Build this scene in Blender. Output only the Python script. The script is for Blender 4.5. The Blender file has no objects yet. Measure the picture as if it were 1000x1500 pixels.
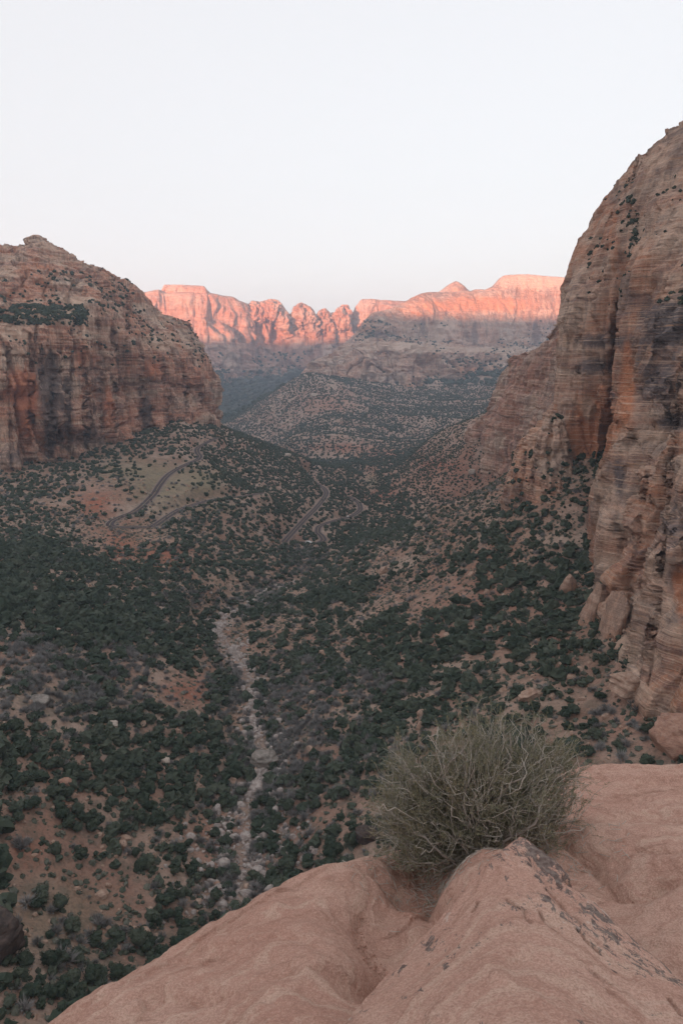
import bpy, math, random
import numpy as np
from mathutils import Vector

random.seed(7)
rng = np.random.default_rng(7)
C = bpy.context.scene
COL = C.collection
PITCH = math.radians(12.4)
CP, SP = math.cos(PITCH), math.sin(PITCH)

# ------------------------------------------------------------------ survey helpers
def P(u, v, Y):
    """world point at forward distance Y seen in direction (u,v) of the 1000x1500 photograph"""
    u = np.asarray(u, float); v = np.asarray(v, float); Y = np.asarray(Y, float)
    a = (750.0 - v) / 1000.0
    dy = CP + SP * a; dz = -SP + CP * a
    return np.stack([(u - 500) / 1000.0 / dy * Y, Y + 0 * u, dz / dy * Y], -1)

def PZ(u, v, z):
    a = (750.0 - v) / 1000.0
    r = (-SP + CP * a) / (CP + SP * a)
    return P(u, v, z / r)

def proj(p):
    p = np.asarray(p, float)
    f = p[..., 1] * CP - p[..., 2] * SP
    w = p[..., 1] * SP + p[..., 2] * CP
    f = np.where(np.abs(f) < 1e-3, 1e-3, f)
    return 500 + 1000 * p[..., 0] / f, 750 - 1000 * w / f, f

# ------------------------------------------------------------------ noise
def _hash(ix, iy, iz, s):
    h = (ix * 374761393 + iy * 668265263 + iz * 2147483647 + s * 974634777) & 0xFFFFFFFF
    h = ((h ^ (h >> 13)) * 1274126177) & 0xFFFFFFFF
    h = ((h ^ (h >> 16)) * 2246822519) & 0xFFFFFFFF
    return ((h ^ (h >> 15)) & 0xFFFFFF) / float(0xFFFFFF)

def vnoise(x, y, z, s=0):
    x, y, z = np.broadcast_arrays(np.asarray(x, float), np.asarray(y, float), np.asarray(z, float))
    fx, fy, fz = np.floor(x), np.floor(y), np.floor(z)
    ix, iy, iz = fx.astype(np.int64), fy.astype(np.int64), fz.astype(np.int64)
    tx, ty, tz = x - fx, y - fy, z - fz
    tx = tx * tx * (3 - 2 * tx); ty = ty * ty * (3 - 2 * ty); tz = tz * tz * (3 - 2 * tz)
    def L(a, b, t): return a + (b - a) * t
    c = [[[_hash(ix + i, iy + j, iz + k, s) for k in (0, 1)] for j in (0, 1)] for i in (0, 1)]
    r = L(L(L(c[0][0][0], c[1][0][0], tx), L(c[0][1][0], c[1][1][0], tx), ty),
          L(L(c[0][0][1], c[1][0][1], tx), L(c[0][1][1], c[1][1][1], tx), ty), tz)
    return r * 2 - 1

def fbm(x, y, z, o=4, s=0, g=.5):
    a, t, n = 1.0, 0, 0
    for i in range(o):
        t = t + a * vnoise(x, y, z, s + i * 17); n += a
        x = x * 2.03 + 11.3; y = y * 2.03 + 5.7; z = z * 2.03 + 3.1; a *= g
    return t / n

def ridged(x, y, z, o=3, s=0):
    a, t, n = 1.0, 0, 0
    for i in range(o):
        t = t + a * (1 - 2 * np.abs(vnoise(x, y, z, s + i * 13))); n += a
        x = x * 2.1 + 7; y = y * 2.1 + 3; z = z * 2.1 + 9; a *= .5
    return t / n

def sstep(a, b, x):
    t = np.clip((x - a) / (b - a), 0, 1); return t * t * (3 - 2 * t)

# ------------------------------------------------------------------ mesh helpers
def mesh_obj(name, verts, faces, mat, smooth=True, parent=None, attrs=None, link=True):
    verts = np.asarray(verts, np.float32); faces = np.asarray(faces, np.int32)
    me = bpy.data.meshes.new(name)
    k = faces.shape[1]
    me.vertices.add(len(verts)); me.vertices.foreach_set('co', verts.ravel())
    me.loops.add(faces.size); me.loops.foreach_set('vertex_index', faces.ravel())
    me.polygons.add(len(faces))
    me.polygons.foreach_set('loop_start', np.arange(0, faces.size, k, dtype=np.int32))
    me.polygons.foreach_set('loop_total', np.full(len(faces), k, np.int32))
    me.update(calc_edges=True)
    me.polygons.foreach_set('use_smooth', np.full(len(faces), smooth))
    for an, av in (attrs or {}).items():
        av = np.asarray(av, np.float32)
        if av.ndim == 1:
            at = me.attributes.new(an, 'FLOAT', 'POINT'); at.data.foreach_set('value', av)
        else:
            at = me.attributes.new(an, 'FLOAT_VECTOR', 'POINT'); at.data.foreach_set('vector', av.ravel())
    me.materials.append(mat)
    o = bpy.data.objects.new(name, me)
    if link: COL.objects.link(o)
    if parent: o.parent = parent
    return o

def grid_faces(n, m):
    i = np.arange(n - 1)[:, None] * m + np.arange(m - 1)[None, :]
    return np.stack([i, i + 1, i + m + 1, i + m], -1).reshape(-1, 4)

def tag(o, label=None, cat=None, group=None, kind=None):
    if label: o['label'] = label
    if cat: o['category'] = cat
    if group: o['group'] = group
    if kind: o['kind'] = kind
    return o

def empty(name, loc):
    o = bpy.data.objects.new(name, None); COL.objects.link(o); o.location = loc; o.empty_display_size = .1
    return o

def ico(sub):
    t = (1 + 5 ** .5) / 2
    v = np.array([(-1, t, 0), (1, t, 0), (-1, -t, 0), (1, -t, 0), (0, -1, t), (0, 1, t), (0, -1, -t), (0, 1, -t),
                  (t, 0, -1), (t, 0, 1), (-t, 0, -1), (-t, 0, 1)], float)
    f = [(0, 11, 5), (0, 5, 1), (0, 1, 7), (0, 7, 10), (0, 10, 11), (1, 5, 9), (5, 11, 4), (11, 10, 2), (10, 7, 6), (7, 1, 8),
         (3, 9, 4), (3, 4, 2), (3, 2, 6), (3, 6, 8), (3, 8, 9), (4, 9, 5), (2, 4, 11), (6, 2, 10), (8, 6, 7), (9, 8, 1)]
    v = [x / np.linalg.norm(x) for x in v]
    for _ in range(sub):
        cache, nf = {}, []
        def mid(a, b):
            k = (min(a, b), max(a, b))
            if k not in cache:
                q = v[a] + v[b]; v.append(q / np.linalg.norm(q)); cache[k] = len(v) - 1
            return cache[k]
        for a, b, c in f:
            x, y, z = mid(a, b), mid(b, c), mid(c, a)
            nf += [(a, x, z), (b, y, x), (c, z, y), (x, y, z)]
        f = nf
    return np.array(v), np.array(f, int)

# ------------------------------------------------------------------ materials
class N:
    def __init__(s, name):
        s.m = bpy.data.materials.new(name); s.m.use_nodes = True
        s.t = s.m.node_tree; s.b = s.t.nodes['Principled BSDF']
        s.b.inputs['Roughness'].default_value = .95
        s.b.inputs['Specular IOR Level'].default_value = .15
        s.pos = s.t.nodes.new('ShaderNodeTexCoord').outputs['Object']
    def new(s, t, **k):
        n = s.t.nodes.new(t)
        for a, b in k.items(): setattr(n, a, b)
        return n
    def put(s, sock, val):
        if isinstance(val, (int, float)): sock.default_value = val
        elif isinstance(val, (tuple, list)): sock.default_value = (*val, 1) if len(val) == 3 and sock.type == 'RGBA' else val
        else: s.t.links.new(val, sock)
    def mapping(s, sc, rot=(0, 0, 0), src=None):
        n = s.new('ShaderNodeMapping'); s.put(n.inputs[0], src or s.pos)
        n.inputs['Scale'].default_value = sc; n.inputs['Rotation'].default_value = rot
        return n.outputs[0]
    def noise(s, vec, scale=1, det=4, rough=.55, dist=0):
        n = s.new('ShaderNodeTexNoise'); s.put(n.inputs['Vector'], vec)
        n.inputs['Scale'].default_value = scale; n.inputs['Detail'].default_value = det
        n.inputs['Roughness'].default_value = rough; n.inputs['Distortion'].default_value = dist
        return n.outputs['Fac']
    def voro(s, vec, scale=1, feat='F1', out='Distance'):
        n = s.new('ShaderNodeTexVoronoi', feature=feat); s.put(n.inputs['Vector'], vec); n.inputs['Scale'].default_value = scale
        return n.outputs[out]
    def ramp(s, fac, *st):
        n = s.new('ShaderNodeValToRGB'); s.put(n.inputs[0], fac); e = n.color_ramp.elements
        while len(e) < len(st): e.new(.5)
        for x, (p, c) in zip(e, st):
            x.position = p; x.color = (c, c, c, 1) if isinstance(c, (int, float)) else (*c, 1)
        return n.outputs[0]
    def mix(s, fac, a, b, mode='MIX'):
        n = s.new('ShaderNodeMix', data_type='RGBA', blend_type=mode, clamp_factor=True)
        s.put(n.inputs[0], fac); s.put(n.inputs[6], a); s.put(n.inputs[7], b); return n.outputs[2]
    def math(s, op, a, b=0.0):
        n = s.new('ShaderNodeMath', operation=op); s.put(n.inputs[0], a); s.put(n.inputs[1], b); return n.outputs[0]
    def bump(s, h, dist, strength=1.0, nrm=None):
        n = s.new('ShaderNodeBump'); s.put(n.inputs['Height'], h); n.inputs['Distance'].default_value = dist
        n.inputs['Strength'].default_value = strength
        if nrm is not None: s.put(n.inputs['Normal'], nrm)
        return n.outputs[0]
    def attr(s, name):
        n = s.new('ShaderNodeAttribute', attribute_name=name); return n
    def done(s, col, nrm=None, rough=None):
        s.put(s.b.inputs['Base Color'], col)
        if nrm is not None: s.put(s.b.inputs['Normal'], nrm)
        if rough is not None: s.put(s.b.inputs['Roughness'], rough)
        return s.m

def cliff_material(name, base, pale, red, varnish, L, strata=.045, varn=.5, cross=False, scrubby=None):
    """bedded sandstone; L = size in metres of the largest blotches"""
    n = N(name)
    warp = n.noise(n.mapping((1 / L, 1 / L, 1 / L)), 1, 3)
    # horizontal beds
    beds = n.noise(n.mapping((.0035, .0035, strata)), 1, 6, .6, .15)
    fine = n.noise(n.mapping((.012, .012, strata * 6)), 1, 5, .65, .2)
    blot = n.noise(n.mapping((1.3 / L, 1.3 / L, 1.3 / L)), 1, 5, .6)
    streak = n.noise(n.mapping((10 / L, 10 / L, .8 / L)), 1, 5, .62, .3)
    streak2 = n.noise(n.mapping((34 / L, 34 / L, 2.2 / L)), 1, 4, .6)
    c = n.mix(n.ramp(beds, (.42, 0), (.56, 1)), base, pale)
    c = n.mix(n.math('MULTIPLY', n.ramp(blot, (.46, 0), (.56, 1)), .8), c, red)
    c = n.mix(n.math('MULTIPLY', n.ramp(fine, (.46, 0), (.58, 1)), .5), c, pale)
    c = n.mix(n.math('MULTIPLY', n.ramp(fine, (.34, 1), (.44, 0)), .38), c, varnish)
    vm = n.math('MULTIPLY', n.ramp(streak, (.46, 0), (.56, 1)), n.ramp(warp, (.38, .2), (.55, 1)))
    c = n.mix(n.math('MULTIPLY', vm, varn), c, varnish)
    c = n.mix(n.math('MULTIPLY', n.ramp(streak2, (.48, 0), (.62, 1)), varn * .7), c, varnish)
    c = n.mix(n.math('MULTIPLY', n.ramp(streak2, (.34, 1), (.46, 0)), .45), c, pale)
    sp_ = n.new('ShaderNodeSeparateXYZ'); n.put(sp_.inputs[0], n.attr('stain_shade').outputs['Vector'])
    ragged = n.noise(n.mapping((7 / L, 7 / L, 3.5 / L)), 1, 6, .7, .5)
    for k_, (cc, am) in enumerate(((varnish, .85), (tuple(x_ * f_ for x_, f_ in zip(red, (1.1, 1.0, .9))), .8), (pale, .85))):
        msk = n.ramp(n.math('ADD', n.math('MULTIPLY', sp_.outputs[k_], .42), n.math('MULTIPLY', ragged, .6)), (.43, 0), (.58, 1))
        c = n.mix(n.math('MULTIPLY', n.math('MULTIPLY', msk, am), n.math('MINIMUM', n.math('MULTIPLY', sp_.outputs[k_], 3.0), 1.0)), c, cc)
    if scrubby is not None:
        c = n.mix(n.ramp(n.math('ADD', n.attr('scrubby').outputs['Fac'], n.math('MULTIPLY', n.math('SUBTRACT', n.noise(n.pos, .01, 6, .7), .5), 1.6)), (.45, 0), (.6, 1)), c, scrubby)
    grit = n.noise(n.pos, 60 / L, 5, .75)
    c = n.mix(n.math('MULTIPLY', n.ramp(grit, (.36, 1), (.46, 0)), .35), c, varnish)
    c = n.mix(n.math('MULTIPLY', n.ramp(grit, (.55, 0), (.66, 1)), .4), c, pale)
    h = n.math('ADD', n.math('MULTIPLY', fine, 1.0), n.math('MULTIPLY', n.noise(n.pos, 22 / L, 6, .7), .8))
    if cross:
        wv = n.noise(n.mapping((.02, .02, .9), (.35, .12, 0)), 1, 5, .7, .6)
        patch = n.noise(n.mapping((.012, .012, .03)), 1, 4, .6, .5)
        c = n.mix(n.math('MULTIPLY', n.ramp(wv, (.54, 0), (.6, 1)), .6), c, tuple(min(1, x * 1.15) for x in pale))
        c = n.mix(n.math('MULTIPLY', n.ramp(patch, (.55, 0), (.62, 1)), .5), c, varnish)
        c = n.mix(n.math('MULTIPLY', n.math('MULTIPLY', n.ramp(wv, (.56, 0), (.61, 1)), n.ramp(patch, (.53, 0), (.6, 1))), .55), c, (.5, .24, .11))
        h = n.math('ADD', h, n.math('MULTIPLY', wv, .8))
    nr = n.bump(h, L * .05, 1.0)
    return n.done(c, nr)

# ------------------------------------------------------------------ patches (cliff sheets with real relief)
def herm(A, ts, axis):
    A = np.moveaxis(A, axis, 0); n = len(A)
    d = A[1:] - A[:-1]
    m = np.zeros_like(A)
    a, b = d[:-1], d[1:]
    m[1:-1] = np.where(a * b > 0, 2 * a * b / (a + b + np.where(a + b == 0, 1, 0)), 0)
    m[0] = d[0]; m[-1] = d[-1]
    i = np.clip(np.floor(ts).astype(int), 0, n - 2); t = (ts - i).reshape((-1,) + (1,) * (A.ndim - 1))
    h = (2 * t ** 3 - 3 * t ** 2 + 1) * A[i] + (t ** 3 - 2 * t ** 2 + t) * m[i] + (-2 * t ** 3 + 3 * t ** 2) * A[i + 1] + (t ** 3 - t ** 2) * m[i + 1]
    return np.moveaxis(h, 0, axis)

def params(counts):
    out = []
    for i, c in enumerate(counts):
        out += list(i + np.arange(c) / c)
    return np.array(out + [len(counts)], float)

def patch(ctrl, ncol, nrow):
    """ctrl[col][row] = (u,v,Y) -> world grid; sampled evenly by mean length along each axis"""
    ctrl = [[(q[1][0], q[1][1] + 5, max(q[0][2], q[1][2] + 20))] + list(q[1:]) for q in ctrl]   # the land falls away behind every skyline
    A = np.array(ctrl, float); W = P(A[..., 0], A[..., 1], A[..., 2])
    dc = np.linalg.norm(W[1:] - W[:-1], axis=-1) / W[1:, :, 1] ; dr = np.linalg.norm(W[:, 1:] - W[:, :-1], axis=-1) / W[:, 1:, 1]
    sc = np.median(dc, 1); sr = np.minimum(np.median(dr, 0), .5)
    cc = np.maximum(2, (ncol * sc / sc.sum())).astype(int); cr = np.maximum(2, (nrow * sr / sr.sum())).astype(int)
    tc, tr = params(cc), params(cr)
    G = herm(herm(W, tc, 0), tr, 1)
    return G, tc, tr

def normals(G):
    a = np.gradient(G, axis=0); b = np.gradient(G, axis=1)
    n = np.cross(a, b); n /= (np.linalg.norm(n, axis=-1, keepdims=True) + 1e-9)
    return n

def face_out(G, n):
    # make the normals look towards the valley / the viewer side
    flip = np.sum(n * G, -1, keepdims=True) > 0
    return np.where(flip, -n, n)

def relief(G, L, amp, seed, wt, ledge=1.0, vert=1.0, rough=1.0, plates=1.0):
    n = face_out(G, normals(G))
    hn = n.copy(); hn[..., 2] *= .25; hn /= (np.linalg.norm(hn, axis=-1, keepdims=True) + 1e-6)
    x, y, z = G[..., 0], G[..., 1], G[..., 2]
    w = fbm(x / L, y / L, z / L, 3, seed + 90) * L * .35
    d = vert * ridged((x + w) / L, (y + w) / L, z / (L * 5), 4, seed)
    d = d + .5 * rough * fbm(x / (L * .6), y / (L * .6), z / (L * .8), 5, seed + 5, .6)
    jo = ridged((x - w) / (L * .33), (y + w) / (L * .33), z / (L * 2.2), 3, seed + 9)
    d = d - .55 * vert * sstep(.55, .95, jo)
    zz = (z + w * .12) / (L * .22)
    st = vnoise(zz, 0 * x, 0 * x, seed + 31) + .6 * vnoise(zz * 3.1, x / L / 4, y / L / 4, seed + 33) + .35 * vnoise(zz * 8, x / L, y / L, seed + 35)
    st = np.tanh(st * 2.5)
    d = d + ledge * rough * .28 * st
    d = d + .16 * ledge * rough * np.tanh(3 * fbm(x / L * 4, y / L * 4, z / L * 14, 4, seed + 41, .65))
    # joint-bounded plates: sharp-edged steps, taller than wide
    xw, yw = x + w * .5, y + w * .5
    d = d + plates * .60 * np.tanh(14 * vnoise(xw / L * 1.3, yw / L * 1.3, z / L * .35, seed + 51))
    d = d + plates * .42 * np.tanh(14 * vnoise(xw / L * 3.1, yw / L * 3.1, z / L * .9, seed + 53))
    d = d + plates * .20 * np.tanh(12 * vnoise(xw / L * 7.3, yw / L * 7.3, z / L * 3.4, seed + 55))
    d = d - vert * 1.1 * sstep(.90, .995, 1 - np.abs(vnoise(xw / L * 1.9, yw / L * 1.9, z / L * .22, seed + 57)))
    d = d - vert * .4 * sstep(.90, .99, 1 - np.abs(vnoise(xw / L * 4.6 + z / L * .5, yw / L * 4.6, z / L * .5, seed + 59)))
    return G + hn * (d * amp * wt)[..., None]

def joints(G, lines, depth, width):
    """open joints cut into the rock along surveyed lines; depth in metres, width in metres"""
    n = face_out(G, normals(G)); u, v, f = proj(G); x, y, z = G[..., 0], G[..., 1], G[..., 2]
    wx = 3.0 * fbm(x / 14, y / 14, z / 9, 4, 611); tot = np.zeros(u.shape)
    for ln, k in lines:
        q = seg_dist(u + wx, v, np.array([(a, b, 0) for a, b in ln], float))[0] * f / 1000.0
        side = vnoise(z / 25, 0 * x, 0 * x, int(ln[0][0]))
        tot = np.maximum(tot, k * np.exp(-(q / (width * (1 + .6 * side))) ** 1.6))
    return G - n * (depth * tot)[..., None]

def interp_w(vals, tr):
    return np.interp(tr, np.arange(len(vals)), vals)

def stains_and_shade(G, dark=(), red=(), pale=()):
    u, v, _ = proj(G); out = []
    for L_ in (dark, red, pale):
        a = np.zeros(u.shape)
        for q in L_: a += q[4] * np.exp(-1.2 * (((u - q[0]) / q[2]) ** 2 + ((v - q[1]) / q[3]) ** 2))
        out.append(np.clip(a, 0, 1.2))
    return {'stain_shade': np.stack(out, -1).reshape(-1, 3)}

def sheet(name, G, mat, kind='structure', label=None, cat=None, attrs=None):
    n, m = G.shape[:2]
    o = mesh_obj(name, G.reshape(-1, 3), grid_faces(n, m), mat, True, attrs=attrs)
    return tag(o, label, cat, None, kind)

# =================================================================== GROUND
G_UVZ = [  # (u, v, z)
 (355,1300,-209),(360,1200,-212),(370,1100,-215),(362,1020,-217),(345,950,-220),(322,915,-222),(360,888,-225),(450,840,-234),(500,790,-249),(535,730,-262),(540,700,-268),(522,688,-276),
 (0,1500,-168),(100,1500,-178),(0,1300,-174),(0,1100,-165),(0,900,-160),(0,790,-163),(0,720,-156),(0,1200,-170),
 (150,1100,-188),(150,900,-183),(150,1300,-194),(250,1000,-202),(300,850,-207),(250,1200,-203),(300,1080,-209),(80,1000,-172),(100,830,-172),(250,900,-200),(100,1200,-182),(280,1270,-204),
 (160,768,-174),(198,750,-170),(224,728,-165),(245,698,-158),(276,677,-152),(298,655,-146),(224,771,-177),(250,752,-176),(276,741,-176),(318,731,-178),(359,726,-182),
 (170,820,-186),(245,820,-192),
 (100,685,-150),(200,690,-152),(0,745,-160),(60,710,-152),(150,700,-150),(120,740,-162),
 (300,622,-126),(350,640,-152),(400,660,-186),(440,676,-210),(350,700,-190),(400,750,-214),(300,765,-187),(350,800,-212),(400,820,-224),(250,860,-199),
 (453,700,-246),(479,721,-243),(463,744,-240),(432,775,-236),(422,786,-234),(453,796,-242),(479,791,-244),(463,778,-245),(484,765,-249),(510,757,-251),(528,747,-252),(520,736,-253),(505,722,-254),
 (480,693,-240),
 (600,850,-192),(500,900,-207),(700,900,-166),(600,1000,-187),(500,1100,-200),(450,1200,-203),(700,1050,-166),(850,1050,-150),(870,955,-139),(800,850,-145),(560,1200,-186),(1000,1090,-136),
 (640,750,-176),(700,727,-152),(740,700,-130),(590,775,-200),(540,800,-216),(480,835,-228),(420,880,-222),(420,950,-214),(430,1030,-209),(650,1150,-175),(800,1150,-150),(880,830,-128),(845,745,-108),(845,693,-88),(880,760,-112),
 (600,740,-238),(650,735,-232),(700,710,-212),(560,760,-246),(690,690,-192),(640,640,-182),(560,720,-256),(600,700,-226),(730,640,-126),(780,645,-122),(770,690,-165),(660,670,-190),(730,680,-170),(620,680,-215),
 (570,690,-272),(560,675,-285),(600,655,-272),
]
G_UVY = [  # (u, v, Y)
 (440,600,2950),(450,553,3250),(500,650,2250),(500,600,2800),(550,600,3000),(600,600,2950),(700,580,3250),(600,650,2450),(700,620,2600),(560,575,3250),(650,578,3250),(500,560,3280),(400,605,3050),(375,607,3200),(430,640,2500),(480,670,2150),(720,600,2700),(640,625,2600),(400,630,2900),
]
G_XYZ = [ # hidden or outside ground
 (0,60,-205),(-60,60,-160),(80,60,-150),(-150,60,-120),(160,60,-110),(-300,100,-60),(300,150,-60),(-900,900,-60),(-1200,1500,-60),(-1000,500,-60),
 (-400,1650,-120),(-250,1800,-230),(-500,2300,-250),(-300,2500,-330),(-900,2500,-150),(-1500,3000,-100),(-900,3600,-360),(-1000,5000,-330),(-400,4800,-390),(-1800,5200,-150),
 (400,1500,-60),(600,1500,0),(700,2500,-60),(1000,2600,-20),(1200,3300,-60),(500,1900,-150),(0,3900,-150),(800,4000,0),(1700,4000,0),(200,4600,-200),(0,5500,-380),(-900,6200,-200),(-1900,6200,-50),(1500,6500,0),
 (350,900,-40),(450,1100,-40),(330,600,-20),(280,400,-40),(0,9000,0),(-5000,9000,0),(5000,9000,0),(-5000,3000,0),(5000,3000,0),
]
pts = [PZ(*q) for q in G_UVZ] + [P(*q) for q in G_UVY] + [np.array(q, float) for q in G_XYZ]
pts = np.array(pts, float)

def warpc(x, y):
    r = y + 150.0
    return np.stack([x / r * 1.6, np.log(r / 300.0)], -1)

def tps_fit(q, z, lam=1e-4):
    n = len(q); r = np.linalg.norm(q[:, None] - q[None], axis=-1)
    K = np.where(r > 0, r ** 2 * np.log(r + 1e-12), 0) + lam * np.eye(n)
    Pm = np.c_[np.ones(n), q]
    A = np.zeros((n + 3, n + 3)); A[:n, :n] = K; A[:n, n:] = Pm; A[n:, :n] = Pm.T
    return np.linalg.solve(A, np.r_[z, 0, 0, 0])

def tps_eval(q, c, w):
    out = np.zeros(len(q))
    for i in range(0, len(q), 40000):
        d = q[i:i + 40000]; r2 = ((d[:, None] - c[None]) ** 2).sum(-1)
        out[i:i + 40000] = (.5 * r2 * np.log(r2 + 1e-20)) @ w[:-3] + w[-3] + d @ w[-2:]
    return out

_gc = warpc(pts[:, 0], pts[:, 1])
# relative height keeps the fit well-scaled from near to far
_gs = 1.0 / (pts[:, 1] + 150.0)
_gw = tps_fit(_gc, pts[:, 2] * _gs, 2e-4)

def seg_dist(x, y, line):
    """distance to a polyline and the height along it"""
    best = np.full(x.shape, 1e9); hz = np.zeros(x.shape)
    for a, b in zip(line[:-1], line[1:]):
        d = b[:2] - a[:2]; L2 = d @ d + 1e-9
        t = np.clip(((x - a[0]) * d[0] + (y - a[1]) * d[1]) / L2, 0, 1)
        r = np.hypot(x - a[0] - t * d[0], y - a[1] - t * d[1])
        m = r < best
        best = np.where(m, r, best); hz = np.where(m, a[2] + t * (b[2] - a[2]), hz)
    return best, hz

def smooth_line(uvz, n=10):
    w = np.array([PZ(*q) for q in uvz])
    t = np.linspace(0, len(w) - 1, (len(w) - 1) * n + 1)
    g = herm(w, t, 0)
    for _ in range(6):
        g[1:-1] = (g[:-2] + 2 * g[1:-1] + g[2:]) / 4
    return g

ROAD_A = smooth_line([(318,641,-136),(304,648,-141),(290,656,-146),(289,663,-147.5),(293,669,-149),(290,673,-150.5),(276,679,-152),(258,688,-155),(245,697,-158),(233,712,-161.5),(224,726,-165),(212,738,-168),(198,749,-171),(178,757,-173),(164,764,-175),(161,769,-176),(170,772,-176.5),(188,772,-177),(206,772,-177.5),(224,771,-178),(237,763,-177.5),(250,754,-177),(262,747,-177),(276,742,-177.5),(296,736,-179),(318,731,-181),(340,729,-183),(362,726,-186),(385,722,-190)])
ROAD_B = smooth_line([(446,692,-243.5),(453,701,-244),(466,710,-244),(475,716,-243.5),(478,723,-242.5),(472,733,-241),(462,745,-239.5),(448,759,-238),(434,774,-236),(424,785,-234.5),(416,794,-233.5)])
ROAD_C = smooth_line([(438,794,-241),(452,796,-242),(466,795,-243),(474,791,-244),(471,785,-244.5),(465,779,-245),(466,773,-246),(474,768,-247.5),(486,764,-249),(500,760,-250.5),(512,757,-251.5),(523,751,-252),(528,745,-252.5),(526,738,-253),(520,733,-253.5),(510,727,-254)])
CREEK = np.array([PZ(u, v, z) for u, v, z in [(356,1320,-208),(358,1240,-211),(362,1180,-213),(385,1120,-215),(372,1060,-216),(368,1010,-217),(355,970,-219),(335,945,-220),(318,920,-222),(330,905,-223),(352,890,-225),(385,868,-229),(420,858,-231),(445,842,-234),(480,820,-240),(500,790,-249),(530,745,-260),(541,722,-263),(540,700,-268),(522,688,-276),(500,680,-282)]])
creek_line = herm(CREEK, np.linspace(0, len(CREEK) - 1, 160), 0)

def ground_z(x, y, detail=True):
    x = np.asarray(x, float); y = np.asarray(y, float); sh = x.shape
    x = x.ravel(); y = y.ravel()
    yc = np.clip(y, 40, 9500); xc = np.clip(x, -.95 * (yc + 150), .95 * (yc + 150))
    z = tps_eval(warpc(xc, yc), _gc, _gw) * (yc + 150.0)
    z = np.clip(z, -420, 260)
    # land behind the viewer climbs to the eastern rim
    back = sstep(40, -600, y)
    z = z * (1 - back) + (-10 - 60 * sstep(-500, -1500, y)) * back
    z = z + (690 + np.clip((x + 3400) * .045, -150, 60)) * sstep(-2000, -4200, y) * (1 + .05 * fbm(x / 900, y / 900, 0, 4, 60))
    if detail:
        k = np.clip(y / 500, .35, 4.0)
        w = fbm(x / 120, y / 120, 0, 3, 3) * 40
        z = z + 4.5 * k * (fbm((x + w) / (75 * k), (y - w) / (75 * k), 0, 5, 21, .52))
        z = z + 4.6 * k * ridged((x + w) / (150 * k), (y + .35 * x + w) / (52 * k), 0, 3, 25) * sstep(100, 300, y)
        z = z + .9 * fbm(x / 7, y / 7, 0, 4, 29, .6) * sstep(3500, 900, y)
    dc, hc = seg_dist(x, y, creek_line)
    z = np.where(dc < 40, z * sstep(3, 34, dc) + (hc - 1 + 1.2 * fbm(x / 4, y / 4, 0, 3, 77)) * (1 - sstep(3, 34, dc)), z)
    for rd in (ROAD_A, ROAD_B, ROAD_C):
        d, h = seg_dist(x, y, rd)
        f = 1 - sstep(7, 20, d)
        z = z * (1 - f) + (h - .5) * f
    return z.reshape(sh)

ys = np.r_[np.linspace(-6000, -200, 60), np.linspace(-150, 100, 20), np.exp(np.linspace(math.log(108), math.log(3400), 780)), np.exp(np.linspace(math.log(3450), math.log(12000), 120))]
ss = np.linspace(-1, 1, 720); ss = np.sign(ss) * np.abs(ss) ** 1.0
half = np.where(ys > 0, .72 * ys + 60, 60 + .2 * np.abs(ys))
outer = np.array([1.15, 1.4, 2.0, 3.5, 7.0])
S = np.r_[-outer[::-1], ss, outer]
GX = half[:, None] * S[None, :]
far = np.abs(S) > 1.05
GX = np.where(far[None, :] , np.sign(S)[None, :] * (half[:, None] + (np.abs(S)[None, :] - 1) * np.maximum(900, half[:, None])), GX)
GY = np.repeat(ys[:, None], len(S), 1)
GZ = ground_z(GX, GY)
ground = np.stack([GX, GY, GZ], -1)

# soil colour regions (where the soil itself differs), located on the ground
U, V, F = proj(ground)
def blob(u, v, ru, rv, base=0.0):
    d = ((U - u) / ru) ** 2 + ((V - v) / rv) ** 2
    return np.exp(-d * 1.4)
wob = fbm(GX / 30, GY / 30, 0, 4, 101)
red = np.clip(blob(142,738,32,26) + blob(175,812,26,44) + blob(245,815,42,20) + .8*blob(560,725,38,14) + .7*blob(640,680,30,8) + .8*blob(742,697,24,9) + .75*blob(275,1010,50,30)
              + .5*blob(330,1230,60,60) + .5*blob(545,690,20,14) + .6*blob(560,665,60,8) + .4*blob(930,1050,80,40) + .45*blob(660,695,120,50) + .4*blob(700,880,160,90) + .7*blob(500,655,60,7) + .5*blob(480,590,60,20) + .5*blob(30,1250,40,30), 0, 1) + wob * .35
red = np.where(GY > 20, np.clip(red, 0, 1), .3)
tan = np.clip(blob(235,715,50,38) + blob(300,705,40,25) + .7*blob(180,690,60,20) + .9*blob(545,705,16,14) + .6*blob(320,745,50,10) + .5*blob(80,1350,110,80) + .5 * blob(120, 1020, 90, 25), 0, 1) + wob * .25
tan = np.clip(tan, 0, 1) * (GY > 20)
cd, _ = seg_dist(GX, GY, creek_line)
gravel = .9 * (1 - sstep(2, 9, cd + 8 * wob)) * (GY < 1500) * sstep(-.8, .1, fbm(GX / 22, GY / 22, 0, 3, 55)) * (1 - .6 * sstep(560, 640, GY)) * (.55 + .45 * sstep(-.3, .3, fbm(GX / 9, GY / 9, 0, 3, 56)))
rd = np.full(GX.shape, 1e9)
for r_ in (ROAD_A, ROAD_B, ROAD_C):
    rd = np.minimum(rd, seg_dist(GX, GY, r_)[0])
gravel = np.maximum(gravel, .8 * (1 - sstep(5, 10, rd)))
soil = np.stack([red, tan, gravel], -1).reshape(-1, 3)

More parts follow.
